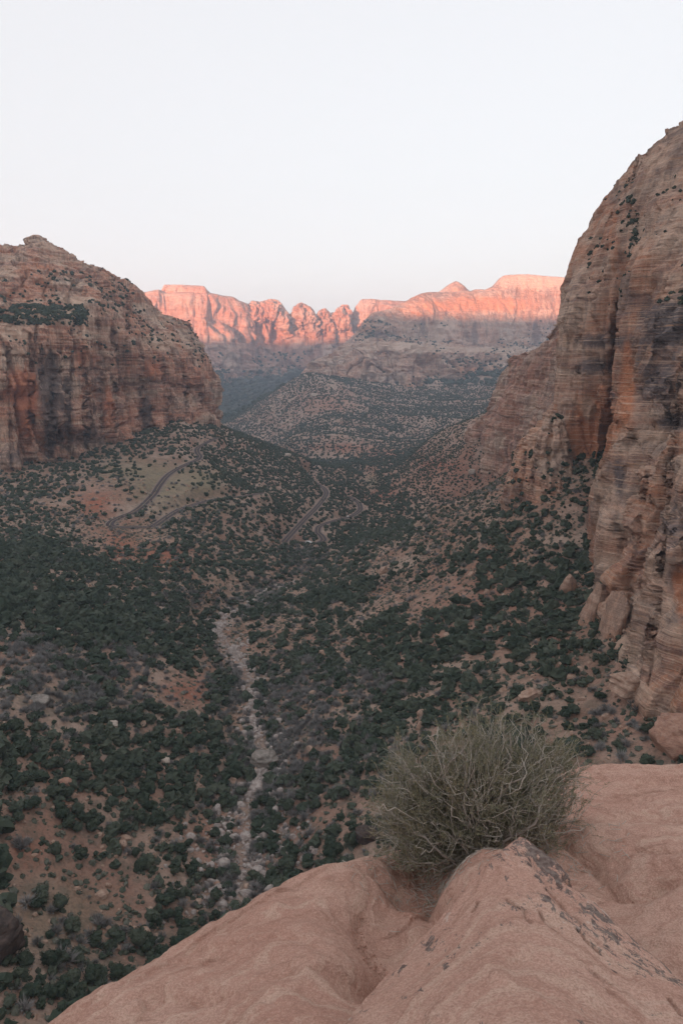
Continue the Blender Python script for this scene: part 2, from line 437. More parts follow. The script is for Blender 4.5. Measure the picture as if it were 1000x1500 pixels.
def ground_material():
    n = N('canyon_soil')
    sep = n.new('ShaderNodeSeparateXYZ'); n.put(sep.inputs[0], n.attr('soil').outputs['Vector'])
    a = n.noise(n.pos, .02, 6, .65); b = n.noise(n.pos, .12, 6, .7); c = n.noise(n.pos, .7, 5, .7)
    col = n.mix(n.ramp(a, (.4, 0), (.6, 1)), (.31, .185, .14), (.43, .315, .25))
    col = n.mix(sep.outputs[0], col, (.36, .13, .08))
    col = n.mix(sep.outputs[1], col, (.27, .22, .145))
    col = n.mix(n.math('MULTIPLY', sep.outputs[2], .75), col, (.33, .26, .22))
    col = n.mix(n.math('MULTIPLY', n.ramp(b, (.48, 0), (.60, 1)), .6), col, (.15, .13, .10))
    col = n.mix(n.math('MULTIPLY', n.ramp(b, (.3, 1), (.42, 0)), .35), col, (.33, .25, .195))
    col = n.mix(n.math('MULTIPLY', n.ramp(c, (.5, 0), (.68, 1)), .45), col, (.07, .068, .052))
    col = n.mix(n.math('MULTIPLY', n.ramp(c, (.28, 1), (.4, 0)), .5), col, (.36, .28, .23))
    h = n.math('ADD', b, n.math('MULTIPLY', c, .35))
    nr = n.bump(h, 3.0, 1.0)
    return n.done(col, nr)

gm = ground_material()
go = sheet('ground', ground, gm, label='reddish canyon floor and slopes between the cliffs', attrs={'soil': soil})

# =================================================================== CLIFFS
MAT_R = cliff_material('near_cliff_rock', (.56, .31, .215), (.72, .52, .40), (.62, .27, .15), (.155, .14, .15), 90, .05, .32, True)
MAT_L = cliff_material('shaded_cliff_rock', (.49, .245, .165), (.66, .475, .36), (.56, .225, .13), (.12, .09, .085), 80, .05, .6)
MAT_M = cliff_material('mesa_rock', (.50, .29, .205), (.66, .50, .40), (.58, .29, .18), (.21, .14, .125), 260, .018, .65)
MAT_F = cliff_material('tower_rock', (.56, .31, .22), (.70, .52, .42), (.62, .29, .19), (.28, .16, .13), 420, .012, .45, False, (.075, .092, .07))

# --- great cliff on the right; rows: back, sky, A350, B435, C490, D560, E640, F760, G850, base950, buried
R = [
 [(900,352,900),(885,358,860),(872,395,850),(866,440,850),(868,490,850),(872,560,850),(876,650,850),(876,720,850),(876,760,850),(876,800,850),(876,840,850)],
 [(872,334,700),(852,346,640),(838,390,622),(829,433,612),(829,467,606),(828,520,600),(824,590,592),(820,660,588),(816,720,585),(812,780,583),(810,840,582)],
 [(890,298,710),(872,322,640),(862,385,600),(852,432,585),(850,480,578),(848,540,570),(842,620,566),(836,680,564),(832,740,562),(828,800,560),(826,860,560)],
 [(925,210,700),(908,268,620),(898,350,570),(893,430,548),(893,490,542),(890,550,545),(882,625,552),(872,685,550),(868,750,548),(866,810,546),(864,860,546)],
 [(945,190,690),(926,248,608),(916,350,552),(922,432,545),(927,492,605),(923,545,635),(906,620,615),(893,690,585),(885,750,556),(880,810,550),(878,860,550)],
 [(958,180,680),(940,236,596),(931,350,530),(931,435,492),(931,492,482),(929,556,460),(917,640,432),(893,755,390),(888,838,350),(874,945,318),(870,990,316)],
 [(975,170,670),(955,220,580),(946,345,515),(944,430,474),(943,490,456),(940,560,436),(928,640,412),(906,760,374),(898,846,338),(887,952,308),(884,1000,306)],
 [(1000,140,650),(975,205,570),(968,335,500),(964,430,456),(962,490,438),(960,560,416),(954,645,394),(940,760,356),(930,848,326),(915,958,300),(912,1010,298)],
 [(1030,120,640),(1000,190,552),(992,330,488),(990,430,442),(988,490,424),(986,560,404),(982,645,380),(976,760,344),(968,850,318),(938,975,288),(934,1030,286)],
 [(1050,100,630),(1020,175,545),(1010,330,478),(1008,430,430),(1005,490,412),(1003,560,390),(1000,645,364),(992,760,326),(990,835,296),(952,1018,262),(950,1050,260)],
 [(1100,60,610),(1070,140,525),(1055,320,450),(1050,430,402),(1045,490,384),(1040,560,364),(1035,645,338),(1022,760,304),(1012,860,276),(972,1036,250),(970,1070,248)],
 [(1200,0,580),(1170,80,500),(1150,300,420),(1140,430,370),(1130,490,350),(1125,560,330),(1120,645,306),(1100,760,275),(1080,870,248),(1050,1060,225),(1048,1100,224)],
 [(1500,-100,520),(1450,0,450),(1420,250,370),(1400,430,320),(1380,490,300),(1370,560,280),(1350,645,255),(1330,760,230),(1300,870,205),(1280,1060,185),(1278,1120,184)],
]
GR, tc, tr = patch(R, 620, 860)
wt = interp_w([.5, .45, .5, .8, 1, 1, 1, 1, 1, .9, .9], tr)[None, :] * np.ones((len(tc), 1))
wt = wt * np.interp(tc, [0, 1, 2, 12], [.6, .6, 1, 1])[:, None]
GR = relief(GR, 46, 5.5, 200, wt, .6, .6, interp_w([.8, .8, .8, .6, .5, .45, .4, .4, .45, .5, .5], tr)[None, :], 1.5)
# long diagonal joints and hanging slabs
nn = face_out(GR, normals(GR))
x, y, z = GR[..., 0], GR[..., 1], GR[..., 2]
slab = np.floor((x * .9 + z * .35 + 18 * fbm(x / 60, y / 60, z / 60, 2, 5)) / 22.0)
GR = GR + nn * (3.2 * (_hash(slab.astype(np.int64), (z // 55).astype(np.int64) * 0, (slab * 0).astype(np.int64), 9) - .5) * wt)[..., None]
GR = joints(GR, [([(948,690),(936,760),(925,840),(915,930)],1),([(986,640),(975,760),(960,900),(945,1000)],1.2),([(925,630),(910,700),(900,780)],.7),([(856,395),(851,470),(846,560),(838,640)],.8),
 ([(955,185),(935,225),(925,262)],.8),([(880,600),(878,680)],.6),([(1000,430),(996,560),(990,650)],.9),([(962,440),(960,540),(958,640)],.6),([(905,262),(890,340),(885,420)],.5),([(1010,660),(1003,780),(990,860)],1),
 ([(932,436),(965,430),(1005,424)],.6),([(930,560),(965,556),(1005,570)],.5),([(905,840),(896,900),(890,950)],.8),([(968,860),(945,960)],.6)], 2.8, .8)
SR = stains_and_shade(GR, [(975,470,45,40,1),(960,560,45,55,.8),(880,500,45,14,.8),(868,535,36,16,.8),(885,580,18,12,1.2),(985,800,40,150,.5),(925,780,22,100,.4),(905,690,10,40,.8),(990,620,30,14,.8)],  # rock varnish, plus shade painted dark at the overhang
 [(918,560,12,60,1.1),(860,640,35,50,1),(880,300,40,60,.5),(1000,860,18,80,.8),(905,380,20,40,.5),(975,640,60,30,.3),(880,600,30,60,.6)],
 [(862,600,14,25,1),(950,640,50,12,.9),(950,235,60,10,.8),(940,350,60,60,.35),(960,900,30,50,.3),(900,450,40,20,.3)])
rc = sheet('cliff', GR, MAT_R, attrs=SR, label='towering layered sandstone cliff with dark varnish and diagonal crack, on the right')

# --- rock buttress below the recess
B = [
 [(770,640,640),(752,668,640),(748,700,640),(742,740,640),(738,800,640),(736,840,640)],
 [(775,620,620),(762,650,600),(752,690,585),(742,740,570),(736,790,560),(734,830,558)],
 [(800,585,640),(790,620,590),(776,680,560),(764,740,545),(750,800,535),(748,850,533)],
 [(815,580,640),(808,600,580),(800,670,545),(792,740,528),(782,800,520),(780,850,518)],
 [(832,585,640),(826,612,575),(826,680,538),(818,745,520),(806,790,512),(805,840,510)],
 [(850,660,620),(846,685,580),(846,720,545),(838,760,530),(826,785,520),(826,840,518)],
 [(880,680,600),(872,698,580),(870,730,560),(862,770,545),(852,800,535),(852,850,533)],
]
GB, tc, tr = patch(B, 260, 260)
GB = relief(GB, 22, 2.3, 300, interp_w([.4, .7, 1, 1, 1, 1], tr)[None, :], 1.3, 1.0)
GB = joints(GB, [([(792,640),(780,700),(770,780)],1),([(808,610),(803,680),(795,740)],1),([(826,650),(820,720)],.8),([(770,660),(760,740)],.8),([(752,700),(790,712),(830,740)],.6),([(745,760),(790,775)],.5)], 3.0, .9)
sheet('cliff_buttress', GB, MAT_R, label='blocky tan rock buttress below the right cliff with bushes on its ledges')

# --- receding wall beyond the right cliff
W3 = [
 [(700,610,1500),(690,622,1450),(684,632,1400),(680,642,1380),(678,655,1370),(678,700,1370)],
 [(722,590,1420),(713,607,1330),(708,615,1290),(703,625,1270),(700,640,1260),(700,700,1260)],
 [(745,540,1350),(734,555,1260),(728,580,1210),(722,605,1190),(716,638,1175),(714,700,1170)],
 [(765,512,1300),(752,527,1210),(748,560,1150),(742,595,1125),(738,638,1110),(736,700,1110)],
 [(790,500,1230),(770,517,1150),(768,550,1080),(764,590,1050),(760,642,1035),(758,700,1030)],
 [(815,490,1150),(795,508,1080),(794,545,1000),(790,590,970),(786,645,950),(784,700,950)],
 [(830,470,1050),(814,484,990),(814,530,900),(812,585,860),(808,650,840),(806,700,840)],
 [(860,450,950),(838,464,900),(836,520,800),(834,590,760),(832,660,740),(830,720,740)],
 [(930,440,850),(900,460,800),(890,520,720),(880,590,690),(880,660,680),(880,720,680)],
]
G3, tc, tr = patch(W3, 330, 260)
G3 = relief(G3, 60, 6.5, 400, interp_w([.4, .6, 1, 1, 1, 1], tr)[None, :], 1.1, 1.0)
MAT_W = cliff_material('receding_wall_rock', (.49, .28, .205), (.62, .46, .36), (.50, .22, .145), (.20, .15, .14), 120, .04, .55)
sheet('cliff_wall', G3, MAT_W, label='receding banded reddish wall behind the right cliff')

# --- left cliff; rows: back, sky, slope, bench back, bench lip, rim, face, face, base, buried
Lc = [
 [(-420,300,1350),(-400,340,1180),(-400,400,1080),(-400,440,1020),(-400,480,960),(-400,510,940),(-400,580,920),(-400,650,900),(-400,720,890),(-400,760,880)],
 [(-170,340,1350),(-150,362,1190),(-150,410,1100),(-150,450,1040),(-150,480,970),(-150,510,950),(-150,580,930),(-150,640,915),(-150,705,900),(-150,760,895)],
 [(-10,352,1400),(0,366,1230),(0,410,1130),(0,452,1070),(0,476,985),(0,500,968),(0,570,955),(0,630,945),(0,692,935),(0,740,930)],
 [(25,345,1430),(31,364,1250),(30,405,1150),(30,452,1085),(32,476,1000),(32,500,985),(32,570,972),(32,630,962),(34,690,950),(34,740,946)],
 [(60,335,1450),(54,355,1270),(60,405,1170),(62,452,1100),(66,474,1020),(64,500,1008),(64,570,1002),(64,630,995),(66,684,982),(66,740,978)],
 [(80,345,1470),(73,362,1290),(85,405,1190),(88,450,1120),(90,472,1045),(86,500,1045),(84,570,1042),(84,630,1034),(86,676,1018),(86,740,1014)],
 [(100,355,1490),(94,374,1310),(105,408,1210),(112,446,1140),(116,468,1075),(112,496,1058),(112,565,1052),(112,625,1044),(114,664,1035),(114,730,1030)],
 [(130,370,1510),(119,386,1330),(132,412,1230),(134,440,1160),(136,465,1110),(134,500,1098),(134,565,1092),(134,620,1084),(136,660,1072),(136,730,1068)],
 [(160,385,1540),(150,400,1360),(155,420,1280),(158,445,1220),(158,475,1165),(156,510,1150),(156,570,1140),(156,615,1132),(158,652,1118),(158,720,1114)],
 [(185,400,1570),(171,412,1400),(176,432,1330),(180,455,1270),(180,490,1215),(178,520,1198),(178,570,1186),(178,610,1176),(180,642,1162),(180,720,1158)],
 [(205,410,1600),(188,418,1440),(196,445,1370),(202,470,1310),(204,500,1260),(202,525,1246),(202,570,1232),(202,605,1222),(204,636,1206),(204,710,1202)],
 [(225,425,1640),(205,433,1480),(216,460,1410),(226,485,1350),(230,510,1300),(228,530,1288),(228,570,1274),(228,600,1262),(230,630,1246),(230,700,1242)],
 [(250,445,1680),(226,455,1530),(238,475,1460),(250,495,1400),(254,515,1352),(252,532,1340),(252,570,1326),(252,598,1312),(254,624,1296),(254,690,1290)],
 [(268,458,1720),(248,467,1590),(256,485,1520),(268,505,1460),(274,520,1408),(274,538,1394),(275,570,1378),(276,596,1364),(278,618,1346),(278,680,1340)],
 [(290,468,1780),(273,478,1660),(278,492,1590),(286,510,1520),(292,526,1470),(294,545,1452),(297,572,1434),(299,592,1418),(300,612,1398),(300,670,1390)],
 [(300,490,1860),(284,496,1740),(290,508,1660),(298,522,1590),(304,538,1545),(307,556,1520),(310,576,1498),(312,592,1480),(313,606,1455),(314,660,1450)],
 [(300,520,2000),(290,525,1900),(294,532,1800),(300,545,1700),(306,558,1650),(308,570,1620),(311,584,1600),(313,596,1590),(315,604,1580),(316,660,1580)],
 [(280,560,2150),(280,565,2100),(284,572,2050),(288,580,2000),(292,586,1980),(294,592,1960),(296,598,1950),(298,606,1940),(300,616,1930),(300,670,1930)],
]
GL, tc, tr = patch(Lc, 640, 560)
wt = interp_w([.5, .45, .55, .4, .5, .9, 1, 1, 1, 1], tr)[None, :] * np.ones((len(tc), 1))
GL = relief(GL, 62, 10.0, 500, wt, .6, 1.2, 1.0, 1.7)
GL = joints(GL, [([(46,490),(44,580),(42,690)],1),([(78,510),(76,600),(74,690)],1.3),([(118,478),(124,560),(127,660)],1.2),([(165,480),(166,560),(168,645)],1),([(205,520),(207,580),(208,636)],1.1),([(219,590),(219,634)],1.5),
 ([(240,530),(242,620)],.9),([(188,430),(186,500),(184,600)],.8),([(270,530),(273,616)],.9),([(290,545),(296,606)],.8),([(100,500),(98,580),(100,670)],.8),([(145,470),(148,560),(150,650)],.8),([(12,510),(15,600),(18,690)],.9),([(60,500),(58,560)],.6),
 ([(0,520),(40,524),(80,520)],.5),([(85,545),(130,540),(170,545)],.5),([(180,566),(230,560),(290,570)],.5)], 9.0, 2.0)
SL = stains_and_shade(GL, [(60,560,35,70,.55),(75,600,12,80,1),(215,610,8,40,1.1),(150,560,30,60,.45),(20,670,40,30,.6),(130,640,30,30,.6),(250,580,20,40,.4),(100,600,10,60,.6)],  # varnish streaks, with the shade of the alcoves painted in as dark spots
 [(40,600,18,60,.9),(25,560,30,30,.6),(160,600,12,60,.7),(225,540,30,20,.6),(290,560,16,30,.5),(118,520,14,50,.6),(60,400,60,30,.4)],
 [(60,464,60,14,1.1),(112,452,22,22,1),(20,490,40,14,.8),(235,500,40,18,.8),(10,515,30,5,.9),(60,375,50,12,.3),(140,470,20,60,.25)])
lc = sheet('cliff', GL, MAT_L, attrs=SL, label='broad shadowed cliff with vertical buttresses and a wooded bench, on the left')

# --- mid mesa; rows: back, sky, ub(lit base), upper cliff foot, bench, lip, lower face, base, buried
Mc = [
 [(380,612,3500),(372,612,3450),(376,612,3400),(380,612,3390),(384,612,3380),(388,612,3370),(392,612,3360),(396,613,3350),(396,650,3340)],
 [(440,560,3800),(436,553,3650),(438,553,3560),(440,554,3500),(444,554,3440),(446,556,3400),(448,558,3370),(450,560,3340),(450,600,3330)],
 [(470,520,4000),(460,528,3800),(461,531,3700),(462,534,3620),(464,536,3540),(464,538,3480),(464,546,3440),(464,556,3400),(464,600,3390)],
 [(490,510,4150),(484,519,3950),(484,522,3850),(484,524,3750),(485,526,3640),(485,530,3540),(485,546,3480),(486,564,3420),(486,600,3410)],
 [(515,480,4300),(508,500,4100),(507,508,3980),(506,514,3850),(506,519,3720),(506,526,3560),(506,548,3480),(506,570,3400),(506,610,3390)],
 [(535,450,4500),(524,484,4200),(524,492,4080),(524,502,3940),(526,512,3780),(526,522,3580),(526,550,3490),(526,573,3400),(526,610,3390)],
 [(555,440,4650),(546,459,4350),(545,474,4200),(544,488,4040),(546,502,3840),(548,514,3600),(548,545,3500),(548,574,3400),(548,610,3390)],
 [(580,430,4800),(570,453,4500),(570,474,4350),(570,490,4180),(572,502,3900),(574,512,3620),(574,545,3510),(574,576,3400),(574,610,3390)],
 [(600,420,4950),(590,443,4650),(592,468,4500),(594,500,4400),(596,508,4000),(600,516,3650),(600,545,3520),(600,578,3410),(600,620,3400)],
 [(625,415,5100),(622,429,4750),(624,462,4580),(626,500,4480),(626,510,4050),(628,520,3670),(628,548,3540),(628,578,3430),(628,620,3420)],
 [(648,415,5200),(645,428,4850),(648,462,4660),(650,505,4560),(652,514,4100),(654,524,3690),(654,550,3560),(654,578,3450),(654,620,3440)],
 [(676,418,5250),(674,427,4900),(676,466,4720),(678,506,4620),(680,516,4150),(680,526,3710),(680,552,3580),(680,578,3470),(680,620,3460)],
 [(702,418,5300),(700,427,4950),(702,470,4780),(704,508,4680),(706,517,4200),(706,528,3730),(706,552,3600),(706,578,3490),(706,620,3480)],
 [(722,410,5350),(720,420,5000),(726,470,4840),(730,508,4740),(732,518,4250),(732,528,3750),(732,552,3620),(732,578,3510),(732,620,3500)],
 [(745,395,5400),(740,404,5050),(760,470,4900),(764,508,4800),(766,518,4300),(766,528,3780),(766,552,3650),(766,578,3540),(766,620,3530)],
 [(775,394,5400),(771,402,5080),(790,468,4930),(794,506,4830),(796,516,4330),(796,528,3800),(796,552,3670),(796,578,3560),(796,620,3550)],
 [(812,397,5420),(808,405,5100),(824,466,4960),(828,504,4860),(830,514,4360),(830,528,3830),(830,552,3700),(830,578,3590),(830,620,3580)],
 [(860,400,5450),(860,408,5150),(866,466,5000),(868,504,4900),(870,514,4400),(870,528,3870),(870,552,3740),(870,578,3630),(870,620,3620)],
 [(1050,380,5600),(1050,400,5300),(1050,466,5100),(1050,504,5000),(1050,514,4500),(1050,528,4000),(1050,552,3850),(1050,578,3750),(1050,620,3740)],
]
GM, tc, tr = patch(Mc, 560, 420)
wt = interp_w([.05, .05, .35, .7, .5, .8, 1, 1, 1], tr)[None, :] * np.ones((len(tc), 1))
GM = relief(GM, 150, 26, 600, wt, .7, 1.0, 1.0, 1.6)
SM = stains_and_shade(GM, [(620,480,4,30,.8),(695,490,6,25,.9),(785,490,8,25,1),(560,490,30,8,.8),(520,560,20,20,.4),(690,560,40,10,.5),(600,545,10,25,.5)],
 [(700,545,60,14,.5),(700,446,110,14,.9),(520,575,40,6,.6)], [(570,507,60,8,1),(700,512,100,5,1),(650,482,26,22,.9),(770,512,30,6,.9),(780,412,60,14,1.1),(668,420,26,8,1.1),(610,445,30,12,.4)])
sheet('mesa', GM, MAT_M, attrs=SM, label='middle mesa with sunlit upper cliffs rising over a brushy talus slope')

# domed summits standing on the mid mesa
def massif(name, prof, Yc, depth, mat, L, amp, seed, label, low=40, nc=150, nr=110):
    """free-standing summit: skyline profile [(u,v)...], front foot `low` px below the skyline, rounded back"""
    cols = []
    for u, v in prof:
        cols.append([(u, v + low, Yc + depth * 1.2), (u, v + low * .4, Yc + depth), (u, v + 2, Yc + depth * .5), (u, v, Yc + depth * .1), (u, v + low * .12, Yc - depth * .15), (u, v + low * .5, Yc - depth * .34), (u, v + low, Yc - depth * .42), (u, v + low * 1.7, Yc + depth * .2)])
    G_, tc_, tr_ = patch(cols, nc, nr)
    G_ = relief(G_, L, amp, seed, interp_w([.1, .1, .1, .12, .6, 1, 1, 1], tr_)[None, :], 1.0, .5, 1.0, 1.6)
    return sheet(name, G_, mat, label=label)

massif('summit', [(626,440),(638,431),(650,422),(660,415),(667,412.5),(674,415),(683,423),(692,430),(702,440)], 5200, 200, MAT_M, 120, 9, 700, 'small pointed pink summit on the mesa skyline', 30)
massif('summit', [(680,434),(688,427),(696,424),(706,424),(713,428),(722,436)], 5400, 160, MAT_M, 90, 10, 710, 'low dark knob between the pointed summit and the flat mesa top', 24, 80, 60)

# --- far wall; rows: back, sky, upper, mid, foot of cliff, talus, floor
Fc = []
sky = [(120,440,5600),(160,436,5600),(190,432,5600),(204,430,5600),(218,428,5600),(232,426,5620),(240,429,5650),(270,429,5650),(300,430,5680),(312,431,5700),(326,434,5750),(340,436,5800),(352,443,5850),(362,446,5950),(376,450,6050),(392,455,6080),(410,457,6100),(424,461,6100),(436,459,6120),(452,459,6140),(464,463,6150),(478,461,6160),(492,459,6180),(504,460,6200),(516,459,6240),(530,448,6500),(545,444,6550),(582,442,6700),(640,446,6900),(720,450,7000),(800,455,7100)]
for u, v, Y in sky:
    ft = np.interp(u, [120, 240, 330, 420, 520, 800], [556, 552, 545, 538, 526, 522])
    Fc.append([(u, v + 6, Y + 900), (u, v - .3, Y + 250), (u, v, Y), (u, v + (ft - v) * .3, Y - 70), (u, v + (ft - v) * .62, Y - 150), (u, ft, Y - 260), (u, ft + 26, Y - 700), (u, ft + 52, Y - 1250), (u, ft + 72, Y - 1600), (u, ft + 100, Y - 1700)])
GF, tc, tr = patch(Fc, 620, 330)
wt = interp_w([.04, .04, .1, .8, 1, 1, .9, .9, .9, .9], tr)[None, :] * np.ones((len(tc), 1))
GF = relief(GF, 210, 34, 800, wt, .7, .55, 1.0, 1.7)
SCB = np.repeat(interp_w([0, 0, 0, 0, 0, .35, .95, 1.1, 1.1, 1.1], tr)[None, :], len(tc), 0)
sheet('mountain_wall', GF, MAT_F, attrs={'scrubby': SCB.ravel()}, label='far sunlit rampart of red cliffs across the valley')
# talus colour on the lower rows is its own sheet of scrub-covered slope
massif('summit', [(228,431),(235,427),(239,421),(242,417),(262,417),(280,418),(298,419),(302,423),(306,427),(312,432)], 5750, 160, MAT_F, 160, 7, 805, 'flat cap rock on top of the leftmost far mountain', 16, 160, 70)
massif('rock_tower', [(362,458),(366,446),(372,441),(380,443),(388,441),(396,439),(404,440),(412,445),(419,454),(424,464)], 6040, 260, MAT_F, 90, 24, 810, 'broad domed rock tower, leftmost of the sunlit far towers', 24)
massif('rock_tower', [(424,470),(429,456),(434,448),(441,444),(448,446),(454,450),(459,457),(464,470)], 6080, 220, MAT_F, 60, 22, 820, 'tall rounded rock tower, second from the left of the sunlit far towers', 24)
massif('rock_tower', [(463,474),(466,459),(471,453),(476,452),(480,455),(484,462),(486,474)], 6110, 170, MAT_F, 50, 20, 830, 'narrowest rounded rock tower between two larger far towers', 28, 90, 80)
massif('rock_tower', [(484,476),(487,461),(492,455),(498,449),(505,446),(511,449),(514,458),(516,472)], 6130, 200, MAT_F, 55, 22, 840, 'split rounded rock tower beside the flat-topped far mesa', 30, 110, 80)
massif('summit', [(514,476),(518,455),(524,445),(532,438),(545,438),(560,440),(575,441),(590,443),(604,447)], 6300, 260, MAT_F, 130, 16, 850, 'flat-topped sunlit mesa at the right end of the far towers', 34)

# =================================================================== ROADS
def ribbon(name, line, half, lift, mat, off=0.0):
    t = np.gradient(line, axis=0)[:, :2]; t /= np.linalg.norm(t, axis=1, keepdims=True) + 1e-9
    nrm = np.c_[-t[:, 1], t[:, 0]]
    cols = []
    for k in (-1, -.5, 0, .5, 1):
        q = line.copy(); q[:, :2] += nrm * (off + half * k); q[:, 2] += lift + .06 * (1 - k * k); cols.append(q)
    G_ = np.stack(cols, 1)
    return mesh_obj(name, G_.reshape(-1, 3), grid_faces(*G_.shape[:2]), mat, True)

n = N('road_surface')
a = n.noise(n.pos, .3, 5, .6)
road_mat = n.done(n.mix(a, (.05, .038, .042), (.08, .06, .064)), rough=.9)
n = N('road_line_paint'); line_mat = n.done((.42, .34, .2))
n = N('shoulder_gravel'); sh_mat = n.done(n.mix(n.noise(n.pos, .4, 4), (.20, .15, .125), (.28, .22, .18)))
for nm, ln, lab in (('road', ROAD_A, 'upper road climbing to the hairpin bend below the left cliff'), ('road', ROAD_B, 'straight middle road running through trees'), ('road', ROAD_C, 'lower winding road near the wash')):
    tag(ribbon(nm, ln, 4.2, .25, road_mat), lab, kind='structure')
    tag(ribbon('road_marking', ln, .22, .32, line_mat), kind='structure')
    for s in (-1, 1):
        tag(ribbon('road_shoulder', ln, .7, .1, sh_mat, 5.2 * s), kind='structure')

# =================================================================== LEDGE IN THE FOREGROUND
def edge_d(x, y):
    """signed distance beyond the rim of the ledge"""
    E = np.array([(-6.0,-2.5),(-2.5,.2),(-1.68,1.03),(-.98,1.77),(-.56,2.24),(-.15,2.58),(.19,2.74),(.6,2.95),(.95,3.25),(1.285,3.4),(1.7,3.42),(2.4,3.3),(3.6,3.0),(6,2.4),(9,1.5)])
    d, _ = seg_dist(x, y, np.c_[E, np.zeros(len(E))])
    inside = y < np.interp(x, E[:, 0], E[:, 1])
    return np.where(inside, -d, d)

ledge_pts = [PZ(*q) for q in [(70,1500,-2.0),(180,1420,-2.05),(300,1340,-2.1),(400,1290,-2.12),(450,1262,-2.15),(500,1243,-2.15),(560,1230,-2.15),(840,1112,-2.15),(920,1107,-2.14),(1000,1106,-2.13),
  (200,1495,-1.93),(300,1500,-1.86),(400,1480,-1.80),(500,1500,-1.76),(400,1400,-1.88),(480,1400,-1.86),(500,1330,-1.99),(430,1310,-2.02),(540,1300,-2.03),(580,1280,-2.13),(600,1330,-2.16),(570,1390,-2.05),(530,1450,-1.93),(560,1340,-2.09),
  (620,1290,-2.20),(850,1200,-2.0),(900,1150,-2.08),(950,1250,-1.87),(1000,1300,-1.78),(850,1280,-1.94),(900,1330,-1.86),(740,1190,-2.1),(720,1235,-2.02),(660,1240,-2.12),(690,1250,-1.93),(660,1290,-1.88),(1000,1180,-2.0),(920,1200,-2.0),
  (880,1240,-1.93),(800,1240,-1.96),(1000,1400,-1.72)]]
ledge_pts += [np.array(q, float) for q in [(-.5,1.0,-1.75),(-1.2,.6,-1.85),(0,.5,-1.6),(1,.5,-1.5),(2,1,-1.6),(3,2,-1.8),(0,-1,-1.6),(2,-1,-1.4),(-2,-1,-1.9),(3,3,-2.0),(4,0,-1.5),(-4,-3,-2.2),(0,-4,-1.5),(5,-4,-1.2),(.1,3.0,-2.3),(1,3.8,-2.3),(2,3.8,-2.25),(4,3.5,-2.2)]]
LP = np.array(ledge_pts); lw = tps_fit(LP[:, :2], LP[:, 2], 3e-4)
GROOVES = [(np.array([PZ(*q) for q in g_]), w_) for g_, w_ in (
  ([(528,1325,-2.0),(522,1352,-1.98),(540,1380,-1.98),(546,1400,-1.96),(572,1412,-1.95)], (.030, .022)),
  ([(470,1272,-2.1),(520,1278,-2.1),(560,1300,-2.1),(600,1330,-2.12)], (.022, .03)),
  ([(825,1232,-1.98),(868,1262,-1.95),(905,1312,-1.88),(935,1318,-1.86),(1000,1292,-1.84)], (.045, .035)),
  ([(845,1190,-2.0),(900,1205,-1.98),(960,1200,-1.97),(1010,1215,-1.95)], (.020, .02)),
  ([(850,1150,-2.06),(910,1158,-2.05),(1010,1150,-2.03)], (.016, .016)),
  ([(860,1130,-2.1),(930,1134,-2.1),(1010,1128,-2.1)], (.014, .014)),
  ([(930,1250,-1.9),(985,1262,-1.88),(1030,1255,-1.88)], (.018, .012)),
  ([(300,1400,-1.97),(360,1372,-1.97),(430,1375,-1.93),(470,1400,-1.9)], (.018, .03)),
  ([(180,1490,-1.95),(260,1460,-1.95),(330,1470,-1.92)], (.016, .02)),
  ([(640,1262,-1.98),(632,1300,-1.96),(640,1345,-1.95),(620,1400,-1.95),(560,1470,-1.9)], (.10, .045)))]
def ledge_z(x, y, fine=True):
    sh = x.shape; xr, yr = x.ravel(), y.ravel()
    xc, yc = np.clip(xr, -5, 6), np.clip(yr, -5, 4.2)
    z = np.clip(tps_eval(np.c_[xc, yc], LP[:, :2], lw), -2.7, -1.0)
    d = edge_d(xr, yr)
    e = np.maximum(0, d + .22)
    z = z - np.where(e < .9, 1.5 * e ** 2, 1.5 * .81 + 2.9 * (e - .9))
    if fine:
        z = z + .020 * fbm(xr * 2.2, yr * 2.2, 0, 4, 900) + .012 * fbm(xr * 5, yr * 11, z * 3, 4, 910, .6)
        # thin cross-beds weathered out on the right shoulder
        tt = (xr * .25 + yr * 1.0 + .12 * fbm(xr * 1.5, yr * 1.5, 0, 3, 915)) * 13
        z = z + .017 * np.tanh(2.5 * vnoise(tt, xr * .5, 0 * xr, 920)) * sstep(.2, .9, xr + .3 * (yr - 2))
        tt = (z * 26 + .9 * fbm(xr * 1.3, yr * 1.3, 0, 3, 916))
        z = z + .011 * np.tanh(4 * vnoise(tt, xr * .4, 0 * xr, 921)) * sstep(.7, .1, xr)
        z = z + .014 * fbm(xr * 3.4, yr * 3.4, 0, 4, 970) + .010 * np.tanh(4 * fbm(xr * 6 + 2 * yr, yr * 7, 0, 4, 972, .6))
        for g_, (dp, wd) in GROOVES:
            q_ = seg_dist(xr + .02 * fbm(xr * 9, yr * 9, 0, 3, 33), yr + .02 * fbm(xr * 9, yr * 9, 5, 3, 34), g_)[0]
            z = z - dp * np.exp(-(q_ / wd) ** 1.3)
        tb = z * 62 + 5 * fbm(xr * 1.1, yr * 1.1, 0, 3, 981)
        z = z + .0028 * np.tanh(2.2 * np.sin(tb)) * sstep(-.35, .35, fbm(xr * 1.3, yr * 1.3, 3, 3, 982))
        z = z - .03 * sstep(.75, .97, ridged(xr * .9 + .2 * fbm(xr * 3, yr * 3, 0, 2, 4), yr * .9, 0, 2, 930))
        z = z + .0045 * fbm(xr * 30, yr * 40, 0, 3, 940, .6)
    return z.reshape(sh)
xs = np.r_[-60, -40, -25, -15, -9, -6, -4, -3, -2.4, np.linspace(-2, 2.8, 760), 3.2, 3.8, 4.6, 6, 9, 15, 25, 40, 60]
